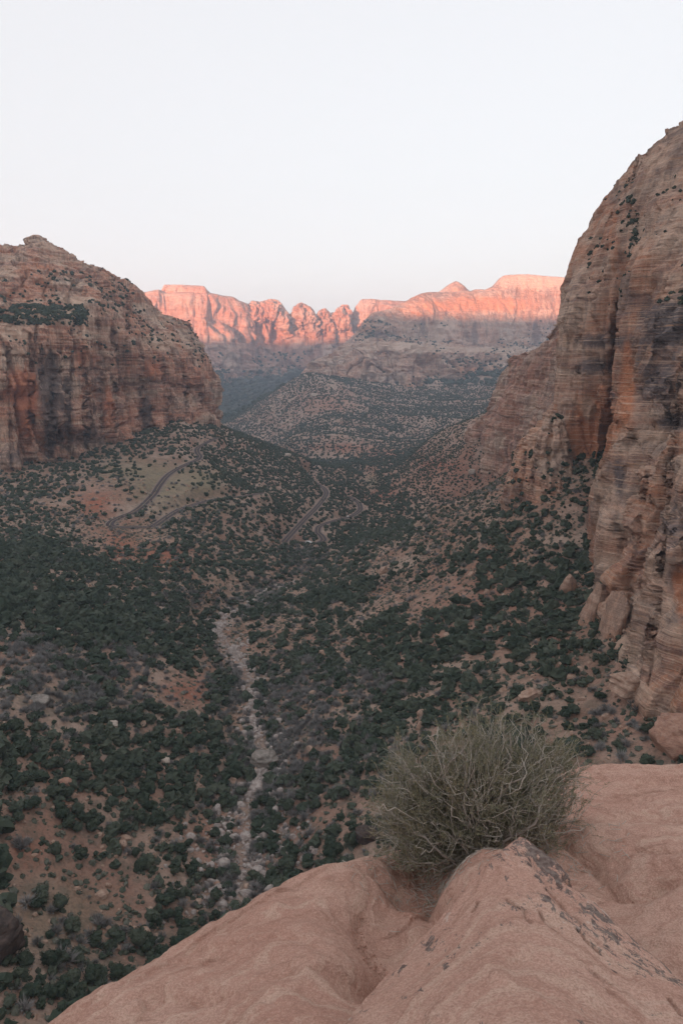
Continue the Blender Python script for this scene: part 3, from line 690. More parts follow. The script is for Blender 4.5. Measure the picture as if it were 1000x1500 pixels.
yy = np.r_[-40, -20, -10, -5, -2, -.5, np.linspace(0, .9, 20)[:-1], np.linspace(.9, 4.0, 560), 4.3, 4.8, 5.5, 7, 9, 13, 20, 30, 45, 60, 80, 110]
XX, YY = np.meshgrid(xs, yy, indexing='ij')
LZ = ledge_z(XX, YY)

def ledge_material(name, lichen):
    n = N(name)
    a = n.noise(n.pos, 1.6, 6, .6, .3); b = n.noise(n.pos, 9, 6, .65); g = n.noise(n.pos, 160, 4, .8); f = n.noise(n.pos, 45, 5, .7)
    lam = n.noise(n.mapping((1.2, 2.5, 48), (.22, .12, .1)), 1, 6, .68, .5)
    c = n.mix(n.ramp(a, (.35, 0), (.65, 1)), (.55, .31, .24), (.66, .415, .33))
    c = n.mix(n.math('MULTIPLY', n.ramp(b, (.5, 0), (.7, 1)), .45), c, (.72, .50, .40))
    c = n.mix(n.math('MULTIPLY', n.ramp(lam, (.52, 0), (.62, 1)), .6), c, (.74, .53, .42))
    c = n.mix(n.math('MULTIPLY', n.ramp(lam, (.36, 1), (.46, 0)), .6), c, (.42, .225, .165))
    c = n.mix(n.math('MULTIPLY', n.ramp(g, (.40, 1), (.52, 0)), .5), c, (.34, .195, .15))
    c = n.mix(n.math('MULTIPLY', n.ramp(g, (.52, 0), (.64, 1)), .4), c, (.78, .60, .50))
    c = n.mix(n.math('MULTIPLY', n.ramp(f, (.54, 0), (.66, 1)), .5), c, (.42, .24, .185))
    c = n.mix(n.math('MULTIPLY', n.ramp(f, (.32, 1), (.42, 0)), .4), c, (.62, .43, .34))
    sc = n.noise(n.mapping((3, 14, 14), (0, .1, .7)), 1, 6, .75, .8)
    c = n.mix(n.math('MULTIPLY', n.ramp(sc, (.60, 0), (.66, 1)), .45), c, (.28, .15, .11))
    c = n.mix(n.math('MULTIPLY', n.ramp(sc, (.34, 1), (.40, 0)), .4), c, (.66, .48, .39))
    if lichen:
        m = n.attr('lichen').outputs['Fac']
        l1 = n.noise(n.mapping((30, 17, 30), (0, 0, .6)), 1, 6, .75, .5); l0 = n.noise(n.pos, 4.5, 3, .5)
        k = n.ramp(n.math('ADD', n.math('ADD', n.math('MULTIPLY', l1, .7), n.math('MULTIPLY', l0, .3)), n.math('MULTIPLY', m, .11)), (.605, 0), (.625, 1))
        c = n.mix(n.math('MULTIPLY', k, .8), c, n.mix(n.ramp(n.noise(n.pos, 70, 3), (.4, 0), (.6, 1)), (.07, .065, .07), (.20, .185, .17)))
        l2 = n.noise(n.mapping((9, 6, 9), (0, 0, .3)), 1.6, 5, .65, .3)
        k2 = n.ramp(n.math('ADD', l2, n.math('MULTIPLY', m, .09)), (.715, 0), (.745, 1))
        c = n.mix(n.math('MULTIPLY', k2, .6), c, (.66, .56, .50))
    else:
        l1 = n.noise(n.pos, 2.4, 6, .75, .4)
        c = n.mix(n.math('MULTIPLY', n.ramp(l1, (.70, 0), (.74, 1)), .6), c, (.10, .07, .06))
    h = n.math('ADD', n.math('MULTIPLY', g, .25), n.math('ADD', n.math('MULTIPLY', f, .5), n.math('MULTIPLY', lam, .8)))
    h = n.math('ADD', h, b)
    return n.done(c, n.bump(h, .028, 1.0))
LM = ledge_material('ledge_sandstone', False)
sheet('rock_ledge', np.stack([XX, YY, LZ], -1), LM, label='smooth pink sandstone ledge at the viewer\'s feet')

# triangular slab lying on the ledge
SB = [(762,1222,-1.62),(735,1245,-1.60),(700,1282,-1.62),(640,1350,-1.66),(600,1395,-1.66),(560,1440,-1.64),(505,1500,-1.60),(815,1262,-1.62),(842,1290,-1.62),(880,1325,-1.63),(940,1385,-1.61),(1000,1430,-1.58)]
SI = [(750,1350,-1.53),(750,1500,-1.38),(700,1420,-1.48),(820,1420,-1.47),(900,1480,-1.47),(620,1480,-1.50),(765,1260,-1.59),(700,1340,-1.57),(830,1340,-1.57),(1000,1500,-1.50)]
sp = np.array([PZ(*q) for q in SB + SI] + [np.array(q, float) for q in [(.1,.7,-1.45),(.5,.6,-1.30),(1.1,.7,-1.45),(.3,.1,-1.4),(-.1,.9,-1.52),(1.3,1.0,-1.52)]])
sw = tps_fit(sp[:, :2], sp[:, 2], 2e-5)
top = sp[0, :2]; lft = np.array([sp[i, :2] for i in (0, 1, 2, 3, 4, 5, 6)]); rgt = np.array([sp[i, :2] for i in (0, 7, 8, 9, 10, 11)])
ring = np.r_[lft[::-1], rgt[1:], [(1.55, 1.0), (1.5, .2), (.6, -.2), (-.3, .3), (-.35, .9)]]
def poly_sd(x, y, R_):
    d, _ = seg_dist(x, y, np.c_[np.r_[R_, R_[:1]], np.zeros(len(R_) + 1)])
    ins = np.zeros(x.shape, bool); j = len(R_) - 1
    for i in range(len(R_)):
        c = ((R_[i, 1] > y) != (R_[j, 1] > y)) & (x < (R_[j, 0] - R_[i, 0]) * (y - R_[i, 1]) / (R_[j, 1] - R_[i, 1] + 1e-12) + R_[i, 0])
        ins ^= c; j = i
    return np.where(ins, -d, d)
sx = np.linspace(-.5, 1.75, 520); sy = np.linspace(-.3, 2.3, 560)
SX, SY = np.meshgrid(sx, sy, indexing='ij')
zt = tps_eval(np.c_[SX.ravel(), SY.ravel()], sp[:, :2], sw).reshape(SX.shape)
wobx = .012 * fbm(SX * 7, SY * 7, 0, 4, 950)
sd = poly_sd(SX, SY, ring) + wobx
e = np.maximum(0, sd + .02)
side = np.where(SX < np.interp(SY, [0, 2.1], [.3, .55]), 1.0, .55)
drop = np.where(e < .05, 22 * e ** 2, 22 * .0025 + 4.0 * (e - .05) * side)
SZ = zt - drop + .012 * fbm(SX * 3, SY * 3, 0, 4, 955) + .008 * fbm(SX * 14, SY * 14, 0, 4, 956, .6) + .006 * np.tanh(5 * fbm(SX * 8 + SY * 3, SY * 5, 0, 4, 958)) + .0018 * fbm(SX * 60, SY * 60, 0, 2, 957)
# flaked layers stepping down the right flank
fl = np.exp(-((poly_sd(SX, SY, ring) + .10) / .09) ** 2) * (SX > .55)
SZ = SZ - .018 * sstep(.05, .35, fbm(SX * 6 + SY * 3, SY * 4 - SX * 2, 0, 4, 960)) * fl
fs_ = drop * 70 + 4 * fbm(SX * 3, SY * 3, 0, 3, 985)
SZ = SZ + .012 * np.tanh(3 * np.sin(fs_)) * sstep(.0, .03, drop)
for g_ in ([(788,1325),(800,1345),(812,1364)], [(742,1300),(760,1322),(775,1350)], [(700,1292),(692,1312)], [(862,1438),(875,1452),(888,1456)], [(978,1462),(986,1480),(996,1496)], [(845,1345),(862,1372),(880,1388)], [(800,1275),(838,1312),(850,1330)]):
    gl = np.array([PZ(a_, b_, -1.53) for a_, b_ in g_])
    q_ = seg_dist(SX + .012 * fbm(SX * 25, SY * 25, 0, 3, 61), SY + .012 * fbm(SX * 25, SY * 25, 4, 3, 62), gl)[0]
    SZ = SZ - .014 * np.exp(-(q_ / .005) ** 2)
pit = PZ(752, 1412, -1.49)
SZ = SZ - .018 * np.exp(-(((SX - pit[0]) / .028) ** 2 + ((SY - pit[1]) / .022) ** 2))
notch = PZ(835, 1285, -1.62)
SZ = SZ - .05 * sstep(.055, .02, np.hypot(SX - notch[0] - .02, (SY - notch[1] + .01) * 1.6) + .01 * fbm(SX * 30, SY * 30, 0, 2, 3))
dl, _ = seg_dist(SX, SY, np.c_[rgt, np.zeros(len(rgt))]); dk, _ = seg_dist(SX, SY, np.c_[lft, np.zeros(len(lft))])
lich = np.clip(np.exp(-(dl / .16) ** 2) + .45 * np.exp(-(dk / .06) ** 2) + .12, 0, 1)
LMs = ledge_material('slab_sandstone', True)
keep = SZ > ledge_z(SX, SY, False) - .35
slab_o = sheet('rock_slab', np.stack([SX, SY, SZ], -1), LMs, label='triangular sandstone slab with black lichen pointing at the shrub', attrs={'lichen': lich.ravel()})

# =================================================================== SHRUB ON THE LEDGE
def tubes(paths, radii, k=4):
    """many tapered tubes in one go; paths (n,m,3), radii (n,m)"""
    n_, m_ = radii.shape
    t = np.gradient(paths, axis=1); t /= np.linalg.norm(t, axis=-1, keepdims=True) + 1e-12
    ref = np.zeros_like(t); ref[..., 0] = .3; ref[..., 1] = .9; ref[..., 2] = .2
    a = np.cross(t, ref); a /= np.linalg.norm(a, axis=-1, keepdims=True) + 1e-12; b = np.cross(t, a)
    th = np.arange(k) / k * 2 * math.pi
    V_ = paths[:, :, None] + radii[:, :, None, None] * (np.cos(th)[None, None, :, None] * a[:, :, None] + np.sin(th)[None, None, :, None] * b[:, :, None])
    idx = np.arange(n_ * m_ * k).reshape(n_, m_, k)
    f = np.stack([idx[:, :-1], np.roll(idx[:, :-1], -1, 2), np.roll(idx[:, 1:], -1, 2), idx[:, 1:]], -1).reshape(-1, 4)
    return V_.reshape(-1, 3), f

def curved(p0, p1, bend, m_, wob_):
    t = np.linspace(0, 1, m_)[None, :, None]
    q = p0[:, None] * (1 - t) + p1[:, None] * t + bend[:, None] * (4 * t * (1 - t))
    q = q + rng.normal(0, 1, q.shape) * wob_ * t
    return q

shr = empty('shrub', PZ(690, 1235, -2.0).tolist())
shr_loc = np.array(shr.location)
tag(shr, 'twiggy olive-grey desert shrub growing from the crack in the sandstone ledge', 'shrub')
def local(v): return v - shr_loc
# crown volume: three lobes
lobes = [(PZ(735, 1150, -1.78), (.31, .27, .30)), (PZ(640, 1170, -1.93), (.26, .24, .24)), (PZ(605, 1225, -2.02), (.19, .18, .21)), (PZ(800, 1165, -1.85), (.17, .22, .24))]
def lobe_pts(n_, lo=.7, hi=1.0, upper=True):
    out = []
    for (c, r), wgt in zip(lobes, (.40, .24, .20, .16)):
        k = int(n_ * wgt); d = rng.normal(0, 1, (k, 3)); d /= np.linalg.norm(d, axis=1, keepdims=True)
        if upper: d[:, 2] = np.where(d[:, 2] < -.45, -d[:, 2], d[:, 2])
        rr = rng.uniform(lo ** 3, hi ** 3, (k, 1)) ** (1 / 3)
        rag = (1 + .34 * vnoise(d[:, 0] * 3.2, d[:, 1] * 3.2, d[:, 2] * 3.2, 71))[:, None]
        out.append(c + d * rr * rag * np.array(r))
    return np.concatenate(out)
base0 = PZ(705, 1228, -2.02)
ends = lobe_pts(190, .45, .85); nb = len(ends)
st = base0 + rng.normal(0, 1, (nb, 3)) * (.09, .04, .015) + (ends - base0) * (.10, .05, 0)
st[:, 2] = ledge_z(st[:, 0], st[:, 1]) - .01
main = curved(st, ends, rng.normal(0, .045, (nb, 3)) + (0, 0, -.04), 12, .011)
mr = np.linspace(1, .35, 12)[None] * rng.uniform(.003, .0085, (nb, 1))
Vt, Ft = tubes(main, mr, 5)
n = N('shrub_bark'); bark = n.done(n.mix(n.noise(n.pos, 40, 3), (.22, .19, .17), (.40, .36, .32)))
n = N('shrub_twig'); a = n.noise(n.pos, 14, 3); twig = n.done(n.mix(n.ramp(a, (.35, 0), (.65, 1)), (.25, .235, .20), (.46, .43, .37)))
mesh_obj('branches', local(Vt), Ft, bark, True, shr)
# second-order twigs leave the branches and reach the crown's edge, rising
def twigs(nt, lo, hi, ra, rb, ln, up):
    i = rng.integers(0, nb, nt); j = rng.integers(3, 12, nt)
    p0 = main[i, j]
    tgt = lobe_pts(int(nt * 1.1), lo, hi)[:nt]; 
    while len(tgt) < nt: tgt = np.r_[tgt, lobe_pts(200, lo, hi)][:nt]
    d = main[i, 11] - main[i, 0]; d /= np.linalg.norm(d, axis=1, keepdims=True)
    d = d * .8 + rng.normal(0, .6, (nt, 3)) + (0, 0, up); d /= np.linalg.norm(d, axis=1, keepdims=True)
    p1 = p0 + d * rng.uniform(ln * .5, ln, (nt, 1))
    return curved(p0, p1, rng.normal(0, .016, (nt, 3)), 6, .006), np.linspace(1, .4, 6)[None] * rng.uniform(ra, rb, (nt, 1))
tw, twr = twigs(3800, .6, 1, .0009, .0021, .15, .35)
Vt, Ft = tubes(tw, twr, 3)
mesh_obj('twigs', local(Vt), Ft, twig, True, shr)
# third-order fine sprigs
ns = 15000
i = rng.integers(0, len(tw), ns); j = rng.integers(1, 6, ns)
p0 = tw[i, j]; d = tw[i, 5] - tw[i, 0]; d /= np.linalg.norm(d, axis=1, keepdims=True)
d = d + rng.normal(0, .5, (ns, 3)) + (0, 0, .35); d /= np.linalg.norm(d, axis=1, keepdims=True)
p1 = p0 + d * rng.uniform(.02, .065, (ns, 1))
sg = curved(p0, p1, rng.normal(0, .003, (ns, 3)), 3, .001)
Vt, Ft = tubes(sg, np.linspace(1, .5, 3)[None] * rng.uniform(.0005, .0009, (ns, 1)), 3)
n = N('shrub_sprig'); a = n.noise(n.pos, 9, 3); sprig = n.done(n.mix(n.ramp(a, (.38, 0), (.62, 1)), (.19, .19, .13), (.30, .27, .19)))
so = mesh_obj('sprigs', local(Vt), Ft, sprig, True, shr)
# narrow leaves along the sprigs
nl = 85000
i = rng.integers(0, ns, nl); t = rng.uniform(.1, 1, (nl, 1))
p = sg[i, 0] * (1 - t) + sg[i, 2] * t
d = (sg[i, 2] - sg[i, 0]); d /= np.linalg.norm(d, axis=1, keepdims=True)
d = d + rng.normal(0, .55, (nl, 3)) + (0, 0, .2); d /= np.linalg.norm(d, axis=1, keepdims=True)
s_ = np.cross(d, rng.normal(0, 1, (nl, 3))); s_ /= np.linalg.norm(s_, axis=1, keepdims=True)
l_ = rng.uniform(.006, .014, (nl, 1)); w_ = l_ * .13
Vl = np.stack([p, p + d * l_ * .5 + s_ * w_, p + d * l_, p + d * l_ * .5 - s_ * w_], 1).reshape(-1, 3)
n = N('shrub_leaf'); a = n.noise(n.pos, 7, 4); 
leafm = n.done(n.mix(n.ramp(a, (.36, 0), (.64, 1)), (.145, .155, .10), (.28, .245, .16)))
lo_ = mesh_obj('leaves', local(Vl), np.arange(nl * 4).reshape(-1, 4), leafm, True, shr)
# bleached dead stems, lying low and sticking out
nd = 420
e1 = lobe_pts(nd, .85, 1.12, False)[:nd]; nd = len(e1)
e1[:, 2] = np.maximum(e1[:, 2], ledge_z(e1[:, 0], e1[:, 1]) + .02)
o0 = base0 + (e1 - base0) * rng.uniform(.35, .75, (nd, 1))
o0[:, 2] = np.maximum(o0[:, 2], ledge_z(o0[:, 0], o0[:, 1]) + .01)
ds = curved(o0, e1, rng.normal(0, .04, (nd, 3)), 9, .014)
Vt, Ft = tubes(ds, np.linspace(1, .4, 9)[None] * rng.uniform(.0012, .0026, (nd, 1)), 4)
n = N('dead_stem'); dead = n.done(n.mix(n.noise(n.pos, 20, 3), (.42, .37, .32), (.60, .55, .49)))
mesh_obj('dead_stems', local(Vt), Ft, dead, True, shr)

lt = rng.normal(0, 1, (700, 2)) * (.22, .10) + PZ(700, 1245, -1.98)[:2]
la = np.c_[lt, ledge_z(lt[:, 0], lt[:, 1]) + .004]; th_ = rng.uniform(0, 6.28, 700); le = lt + np.c_[np.cos(th_), np.sin(th_)] * rng.uniform(.01, .06, (700, 1))
lb = np.c_[le, ledge_z(le[:, 0], le[:, 1]) + .006]
Vt, Ft = tubes(curved(la, lb, rng.normal(0, .002, (700, 3)), 4, .0005), np.full((700, 4), .0013), 3)
tag(mesh_obj('leaf_litter', Vt, Ft, dead, True), 'dry twigs and litter on the rock under the shrub', kind='stuff')
gp = [PZ(a_, b_, z_)[:2] for a_, b_, z_ in ((528,1330,-2.0),(524,1352,-1.98),(538,1378,-1.98),(548,1400,-1.96),(572,1412,-1.95),(600,1350,-2.12),(612,1320,-2.15),(640,1290,-2.1),(860,1262,-1.95),(905,1312,-1.88),(700,1242,-2.0),(740,1238,-2.0))]
gi = rng.integers(0, len(gp), 520); gx = np.array(gp)[gi] + rng.normal(0, .022, (520, 2)); gz = ledge_z(gx[:, 0], gx[:, 1])
gv, gf = ico(1); gv = gv * (1 + .3 * vnoise(gv[:, 0] * 2, gv[:, 1] * 2, gv[:, 2] * 2, 5))[:, None]
gs = np.exp(rng.normal(-6.1, .5, 520)).clip(.001, .007)
GVv = gv[None] * gs[:, None, None] * rng.uniform(.6, 1.3, (520, 1, 3)) + np.c_[gx, gz + gs * .3][:, None]
GFf = gf[None] + (np.arange(520) * len(gv))[:, None, None]
n = N('sandstone_crumbs'); CRB = n.done(n.mix(n.noise(n.pos, 30, 3), (.32, .17, .125), (.52, .34, .27)))
tag(mesh_obj('sandstone_grit', GVv.reshape(-1, 3), GFf.reshape(-1, 3), CRB, False), 'loose reddish crumbs of sandstone lying in the hollows of the ledge', kind='stuff')
# =================================================================== ROCKS
def rock(name, u, v, sz, seed, mat, label, cat='boulder', flat=(1, 1, .8), cuts=11, sub=4, Y=None, sink=.45, rot=(0, 0, 0), group=None):
    Vr, Fr = ico(sub)
    pw = .5 if 'pillar' in name else .62
    Vr = np.sign(Vr) * np.abs(Vr) ** pw; Vr = Vr / np.max(np.abs(Vr), axis=0)
    r = np.random.default_rng(seed)
    for _ in range(cuts):
        d = r.normal(0, 1, 3); d /= np.linalg.norm(d); k = r.uniform(.75, 1.15)
        s = Vr @ d; Vr = Vr - np.maximum(0, s - k)[:, None] * d
    Vr = Vr * (1 + .14 * fbm(Vr[:, 0] * 2 + seed, Vr[:, 1] * 2, Vr[:, 2] * 2, 5, seed, .6) + .05 * np.tanh(5 * vnoise(Vr[:, 2] * 6 + seed, Vr[:, 0], Vr[:, 1], seed)))[:, None]
    Vr = Vr * np.array(flat) * sz * .85
    from mathutils import Euler
    M = np.array(Euler(rot).to_matrix()); Vr = Vr @ M.T
    # foot of the rock seen at (u,v): walk the sight line down to the ground
    if Y is None:
        Ys = np.exp(np.linspace(math.log(110), math.log(2500), 1500)); q = P(np.full(1500, u), np.full(1500, v), Ys)
        g = ground_z(q[:, 0], q[:, 1]); k = np.argmax(q[:, 2] < g); c = q[k]; c[2] = g[k]
    else:
        c = P(u, v, Y)
    c = c + np.array([0, 0, sz * flat[2] * (1 - sink) * .5])
    o = mesh_obj(name, Vr, Fr, mat, False); o.location = c.tolist(); o.data.polygons.foreach_set('use_smooth', np.full(len(Fr), True))
    o.data.update()
    return tag(o, label, cat, group)

def stone_mat(name, a_, b_, dk):
    n = N(name)
    q = n.noise(n.pos, .5, 6, .65); f = n.noise(n.mapping((.6, .6, 3)), 1, 5, .6)
    c = n.mix(n.ramp(q, (.4, 0), (.6, 1)), a_, b_); c = n.mix(n.math('MULTIPLY', n.ramp(f, (.5, 0), (.7, 1)), .5), c, dk)
    return n.done(c, n.bump(n.math('ADD', q, f), .7, .8))
TAN = stone_mat('tan_boulder', (.33, .21, .155), (.44, .32, .25), (.14, .09, .07))
GREY = stone_mat('grey_boulder', (.20, .175, .155), (.31, .28, .25), (.09, .07, .06))
PALE = stone_mat('pale_boulder', (.42, .35, .30), (.50, .43, .37), (.24, .18, .15))
CRK = stone_mat('creek_cobbles', (.32, .26, .235), (.44, .39, .36), (.16, .13, .12))
DARK = stone_mat('dark_boulder', (.055, .045, .042), (.10, .075, .065), (.03, .028, .028))
REDR = stone_mat('red_boulder', (.32, .18, .13), (.40, .25, .19), (.15, .10, .085))
MAT_B = cliff_material('fallen_flake_rock', (.42, .25, .18), (.55, .38, .29), (.42, .22, .14), (.15, .12, .11), 25, .3, .5)
rock('boulder', 691, 694, 7.5, 1, PALE, 'rounded pale boulder standing alone on the far right talus below the receding wall')
rock('boulder', 623, 761, 3.2, 2, PALE, 'small upright white rock on the crest of the right slope', flat=(.7, .7, 1.6))
rock('boulder', 388, 1118, 7.5, 3, GREY, 'large undercut grey boulder in the creek bed', flat=(1.15, .9, .8), sink=.5)
rock('boulder', 165, 1068, 3.6, 4, PALE, 'pale squared block on the left slope above the dark thicket', flat=(1, .8, 1.1), rot=(.2, .3, .6), cuts=16)
rock('boulder', 96, 1152, 3.2, 5, REDR, 'split reddish boulder among trees on the lower left slope', flat=(1.1, .8, .9))
rock('boulder', 561, 840, 5.0, 6, TAN, 'tan boulder on the right slope above the creek bend', rot=(0, .5, .3), flat=(.8, .7, 1.2))
rock('boulder', 992, 1098, 9.5, 7, REDR, 'big reddish boulder at the foot of the right cliff, at the photo edge', flat=(1.1, 1, 1.1))
rock('boulder', 0, 1395, 7.5, 8, DARK, 'large blackish boulder on the lower left slope, at the photo edge', flat=(1, 1, 1.35), sink=.2)
rock('boulder', 205, 1062, 2.6, 9, TAN, 'low tan boulder right of the pale squared block', flat=(1.5, 1, .7))
rock('boulder', 242, 1118, 2.6, 10, PALE, 'round pale boulder in the dark thicket on the left slope', flat=(1.2, 1, .8))
rock('boulder', 420, 668, 7.0, 11, PALE, 'pale outcrop block on the wooded ridge below the left cliff', flat=(1.5, 1, .8))
rock('boulder', 460, 582, 16.0, 12, PALE, 'single pale block high on the middle talus slope', flat=(1.2, 1, .9), Y=3000)
rock('boulder', 108, 698, 4.0, 13, TAN, 'tan block in the gully at the foot of the left cliff')
rock('boulder', 55, 1028, 4.5, 14, GREY, 'grey flat rock in the pale scrub of the left slope', flat=(1.6, 1.1, .5))
rock('boulder', 300, 1052, 3.0, 15, TAN, 'narrow tan rock beside the creek thicket', flat=(1.6, .8, .6))
rock('boulder', 540, 1226, 5.2, 16, DARK, 'dark rock just above the ledge rim beside the shrub', flat=(1.3, 1, .8))
rock('boulder', 775, 1024, 4.6, 17, TAN, 'tilted tan slab block among trees below the right cliff', flat=(1.5, .8, .7), rot=(.1, -.35, .2), cuts=16)
rock('boulder', 475, 958, 3.4, 18, TAN, 'tan rock on the lower right slope near the creek', flat=(1.3, 1, .7))
rock('boulder', 600, 965, 4.2, 19, TAN, 'low tan outcrop in the middle of the right slope', flat=(1.6, 1, .6))
rock('boulder', 930, 1012, 8.5, 20, TAN, 'layered tan block leaning at the foot of the right cliff', flat=(1.6, 1, .8), cuts=16)
rock('rock_pillar', 832, 868, 11, 30, MAT_B, 'short squared rock pillar among trees left of the leaning flakes', 'rock pillar', flat=(.5, .5, 1.1), rot=(.1, .12, .2), cuts=15, sink=.7)
rock('rock_pillar', 866, 905, 19, 31, MAT_B, 'broad leaning rock flake in front of the right cliff', 'rock pillar', flat=(.42, .4, 1.15), rot=(0, .22, .3), cuts=15, sink=1.0)
rock('rock_pillar', 893, 930, 20, 32, MAT_B, 'slender rock flake leaning directly against the right cliff', 'rock pillar', flat=(.2, .4, 1.3), rot=(0, .2, .2), cuts=13, sink=1.0)

# =================================================================== VEGETATION
def lumpy(sub, seed, amp, flat=.8, freq=1.6):
    Vr, Fr = ico(sub)
    k = 1 + amp * fbm(Vr[:, 0] * freq + seed * 3.1, Vr[:, 1] * freq, Vr[:, 2] * freq, 3, seed)
    Vr = Vr * k[:, None]; Vr[:, 2] *= flat
    return Vr, Fr
def cards(n_, seed, size, flat=.8, inner=.55):
    r = np.random.default_rng(seed)
    d = r.normal(0, 1, (n_, 3)); d /= np.linalg.norm(d, axis=1, keepdims=True)
    p = d * r.uniform(inner, 1.08, (n_, 1)); p[:, 2] *= flat
    a = r.normal(0, 1, (n_, 3)); a /= np.linalg.norm(a, axis=1, keepdims=True); b = np.cross(a, d + r.normal(0, .4, (n_, 3))); b /= np.linalg.norm(b, axis=1, keepdims=True)
    s = size * r.uniform(.6, 1.3, (n_, 1))
    V_ = np.stack([p - a * s, p + a * s * .6 + b * s * .7, p + d * s * .9 - b * s * .4], 1).reshape(-1, 3)
    return V_, np.arange(n_ * 3).reshape(-1, 3)
def join(*ps):
    V_, F_, o = [], [], 0
    for v, f in ps:
        V_.append(v); F_.append(f + o); o += len(v)
    return np.concatenate(V_), np.concatenate(F_)
def crown(seed, nl_, sub, ncard):
    r = np.random.default_rng(seed); ps = []
    for k in range(nl_):
        d = r.normal(0, 1, 3); d /= np.linalg.norm(d); d[2] = abs(d[2]) * .8 - .15
        c = d * r.uniform(.25, .62); s = r.uniform(.30, .52)
        v, f = lumpy(sub, seed * 10 + k, .55, .85); ps.append((v * s * .8 + c, f))
        v, f = cards(ncard, seed * 10 + k, .17, .85, .7); ps.append((v * s + c, f))
    V_, F_ = join(*ps); V_[:, 2] += .62; V_ *= np.array([1, 1, 1.0])
    return V_, F_
def trunk_mesh(seed):
    r = np.random.default_rng(seed)
    p0 = np.array([[0, 0, -.15]] * 1 + [[0, 0, .12]] * 4); p1 = np.r_[[[.03, .02, .55]], np.c_[r.uniform(-.45, .45, (4, 2)), r.uniform(.45, .9, 4)]]
    q = curved(p0, p1, np.zeros((5, 3)), 5, .015)
    v, f = tubes(q, np.linspace(1, .4, 5)[None] * np.array([.075, .04, .04, .035, .035])[:, None], 6)
    return v, f

def veg_mat(name, c1, c2, c3, sc_=2.2):
    n = N(name)
    r = n.new('ShaderNodeObjectInfo').outputs['Random']; a = n.attr('var').outputs['Fac']
    t = n.math('FRACT', n.math('ADD', r, a)); t = n.math('POWER', t, 1.6); q = n.noise(n.pos, sc_, 4, .7)
    c = n.mix(t, c1, c2); c = n.mix(n.math('MULTIPLY', n.ramp(q, (.45, 0), (.65, 1)), .6), c, c3)
    return n.done(c)
GREEN = veg_mat('juniper_foliage', (.028, .044, .032), (.074, .088, .066), (.075, .085, .058))
SAGE = veg_mat('sage_foliage', (.07, .082, .062), (.165, .16, .13), (.055, .068, .05))
BARE = veg_mat('bare_twigs', (.20, .195, .19), (.33, .32, .31), (.15, .14, .135))
n = N('tree_bark'); BARK = n.done(n.mix(n.noise(n.pos, 4, 3), (.12, .09, .07), (.2, .16, .13)))

def merged(name, templates, pos, scale, mat, label, cat=None, kind='stuff', parent=None):
    pos = np.asarray(pos); k = rng.integers(0, len(templates), len(pos)); rz = rng.uniform(0, 6.283, len(pos)); var = rng.uniform(0, 1, len(pos))
    sq = rng.uniform(.8, 1.25, (len(pos), 3))
    Vs, Fs, As, o = [], [], [], 0
    for ti, (v, f) in enumerate(templates):
        m = np.where(k == ti)[0]
        if not len(m): continue
        c, s = np.cos(rz[m]), np.sin(rz[m])
        x = v[None, :, 0] * c[:, None] - v[None, :, 1] * s[:, None]; y = v[None, :, 0] * s[:, None] + v[None, :, 1] * c[:, None]; z = np.repeat(v[None, :, 2], len(m), 0)
        w = np.stack([x, y, z], -1) * (scale[m, None] * sq[m])[:, None, :] + pos[m][:, None, :]
        Vs.append(w.reshape(-1, 3)); Fs.append((f[None] + (np.arange(len(m)) * len(v))[:, None, None]).reshape(-1, 3) + o); o += len(m) * len(v)
        As.append(np.repeat(var[m], len(v)))
    ob = mesh_obj(name, np.concatenate(Vs), np.concatenate(Fs), mat, False, parent, {'var': np.concatenate(As)})
    return tag(ob, label, cat, None, kind)

# where woodland is thick or thin (surveyed on the slopes)
DB = [(60,870,110,60,.7),(230,850,90,60,.9),(330,790,80,55,1.2),(400,760,60,40,.9),(230,920,80,40,.9),(120,1110,130,50,1.1),(280,1130,70,60,1.1),(60,800,60,30,.6),(120,1230,60,40,.5),
      (200,1270,40,20,.6),(420,700,60,30,.9),(545,778,62,20,1.7),(600,745,40,12,1.0),(470,820,60,20,.8),(430,740,40,25,.6),(480,860,60,30,.8),(560,980,80,60,.6),(700,1060,70,40,.8),(780,930,80,60,.5),(760,830,60,30,.6),(500,720,30,20,.9),(400,662,85,38,1.0),(350,785,95,48,.9),(240,880,120,40,.6),(150,900,120,40,.4),(620,1030,60,60,.5),(30,760,50,30,.8),(540,1050,90,70,.4),(100,1450,80,30,.5),(560,700,14,20,1.0)]
DN = [(240,715,55,38,-.8),(150,735,40,30,-.7),(175,812,28,30,-.6),(350,1020,18,160,-.6),(100,1030,110,30,-.45),(60,1330,100,70,-.5),(160,1290,60,40,-.4),(275,1010,45,25,-.6),(310,1220,60,60,-.5),(250,820,40,15,-.6),(905,1040,60,40,-.3),(545,700,14,14,-.8),(430,1100,50,120,-.3),(325,930,20,40,-.8),(440,842,18,18,-.7),(670,690,120,48,-.15),(200,786,64,13,-1.1),(640,890,130,80,-.32),(740,960,100,50,-.15),(640,760,60,14,-.2),(300,748,30,12,-.6)]
def density(p):
    u, v, f = proj(p); u_off = sstep(480, 380, u); d = .46 + .07 * u_off
    for a in DB + DN:
        d = d + 1.2 * a[4] * np.exp(-1.3 * (((u - a[0]) / a[2]) ** 2 + ((v - a[1]) / a[3]) ** 2))
    d = d + .75 * fbm(p[:, 0] / 38, p[:, 1] / 38, 0, 4, 71)
    for r_ in (ROAD_A, ROAD_B, ROAD_C):
        q, _ = seg_dist(p[:, 0], p[:, 1], r_); d = np.where(q < 8.5, -1, d)
        # keep the strip between a road and the viewer open enough to see it
    q, _ = seg_dist(p[:, 0], p[:, 1], creek_line); d = np.where((q < 3) & (p[:, 1] < 600), -1, d)
    return d
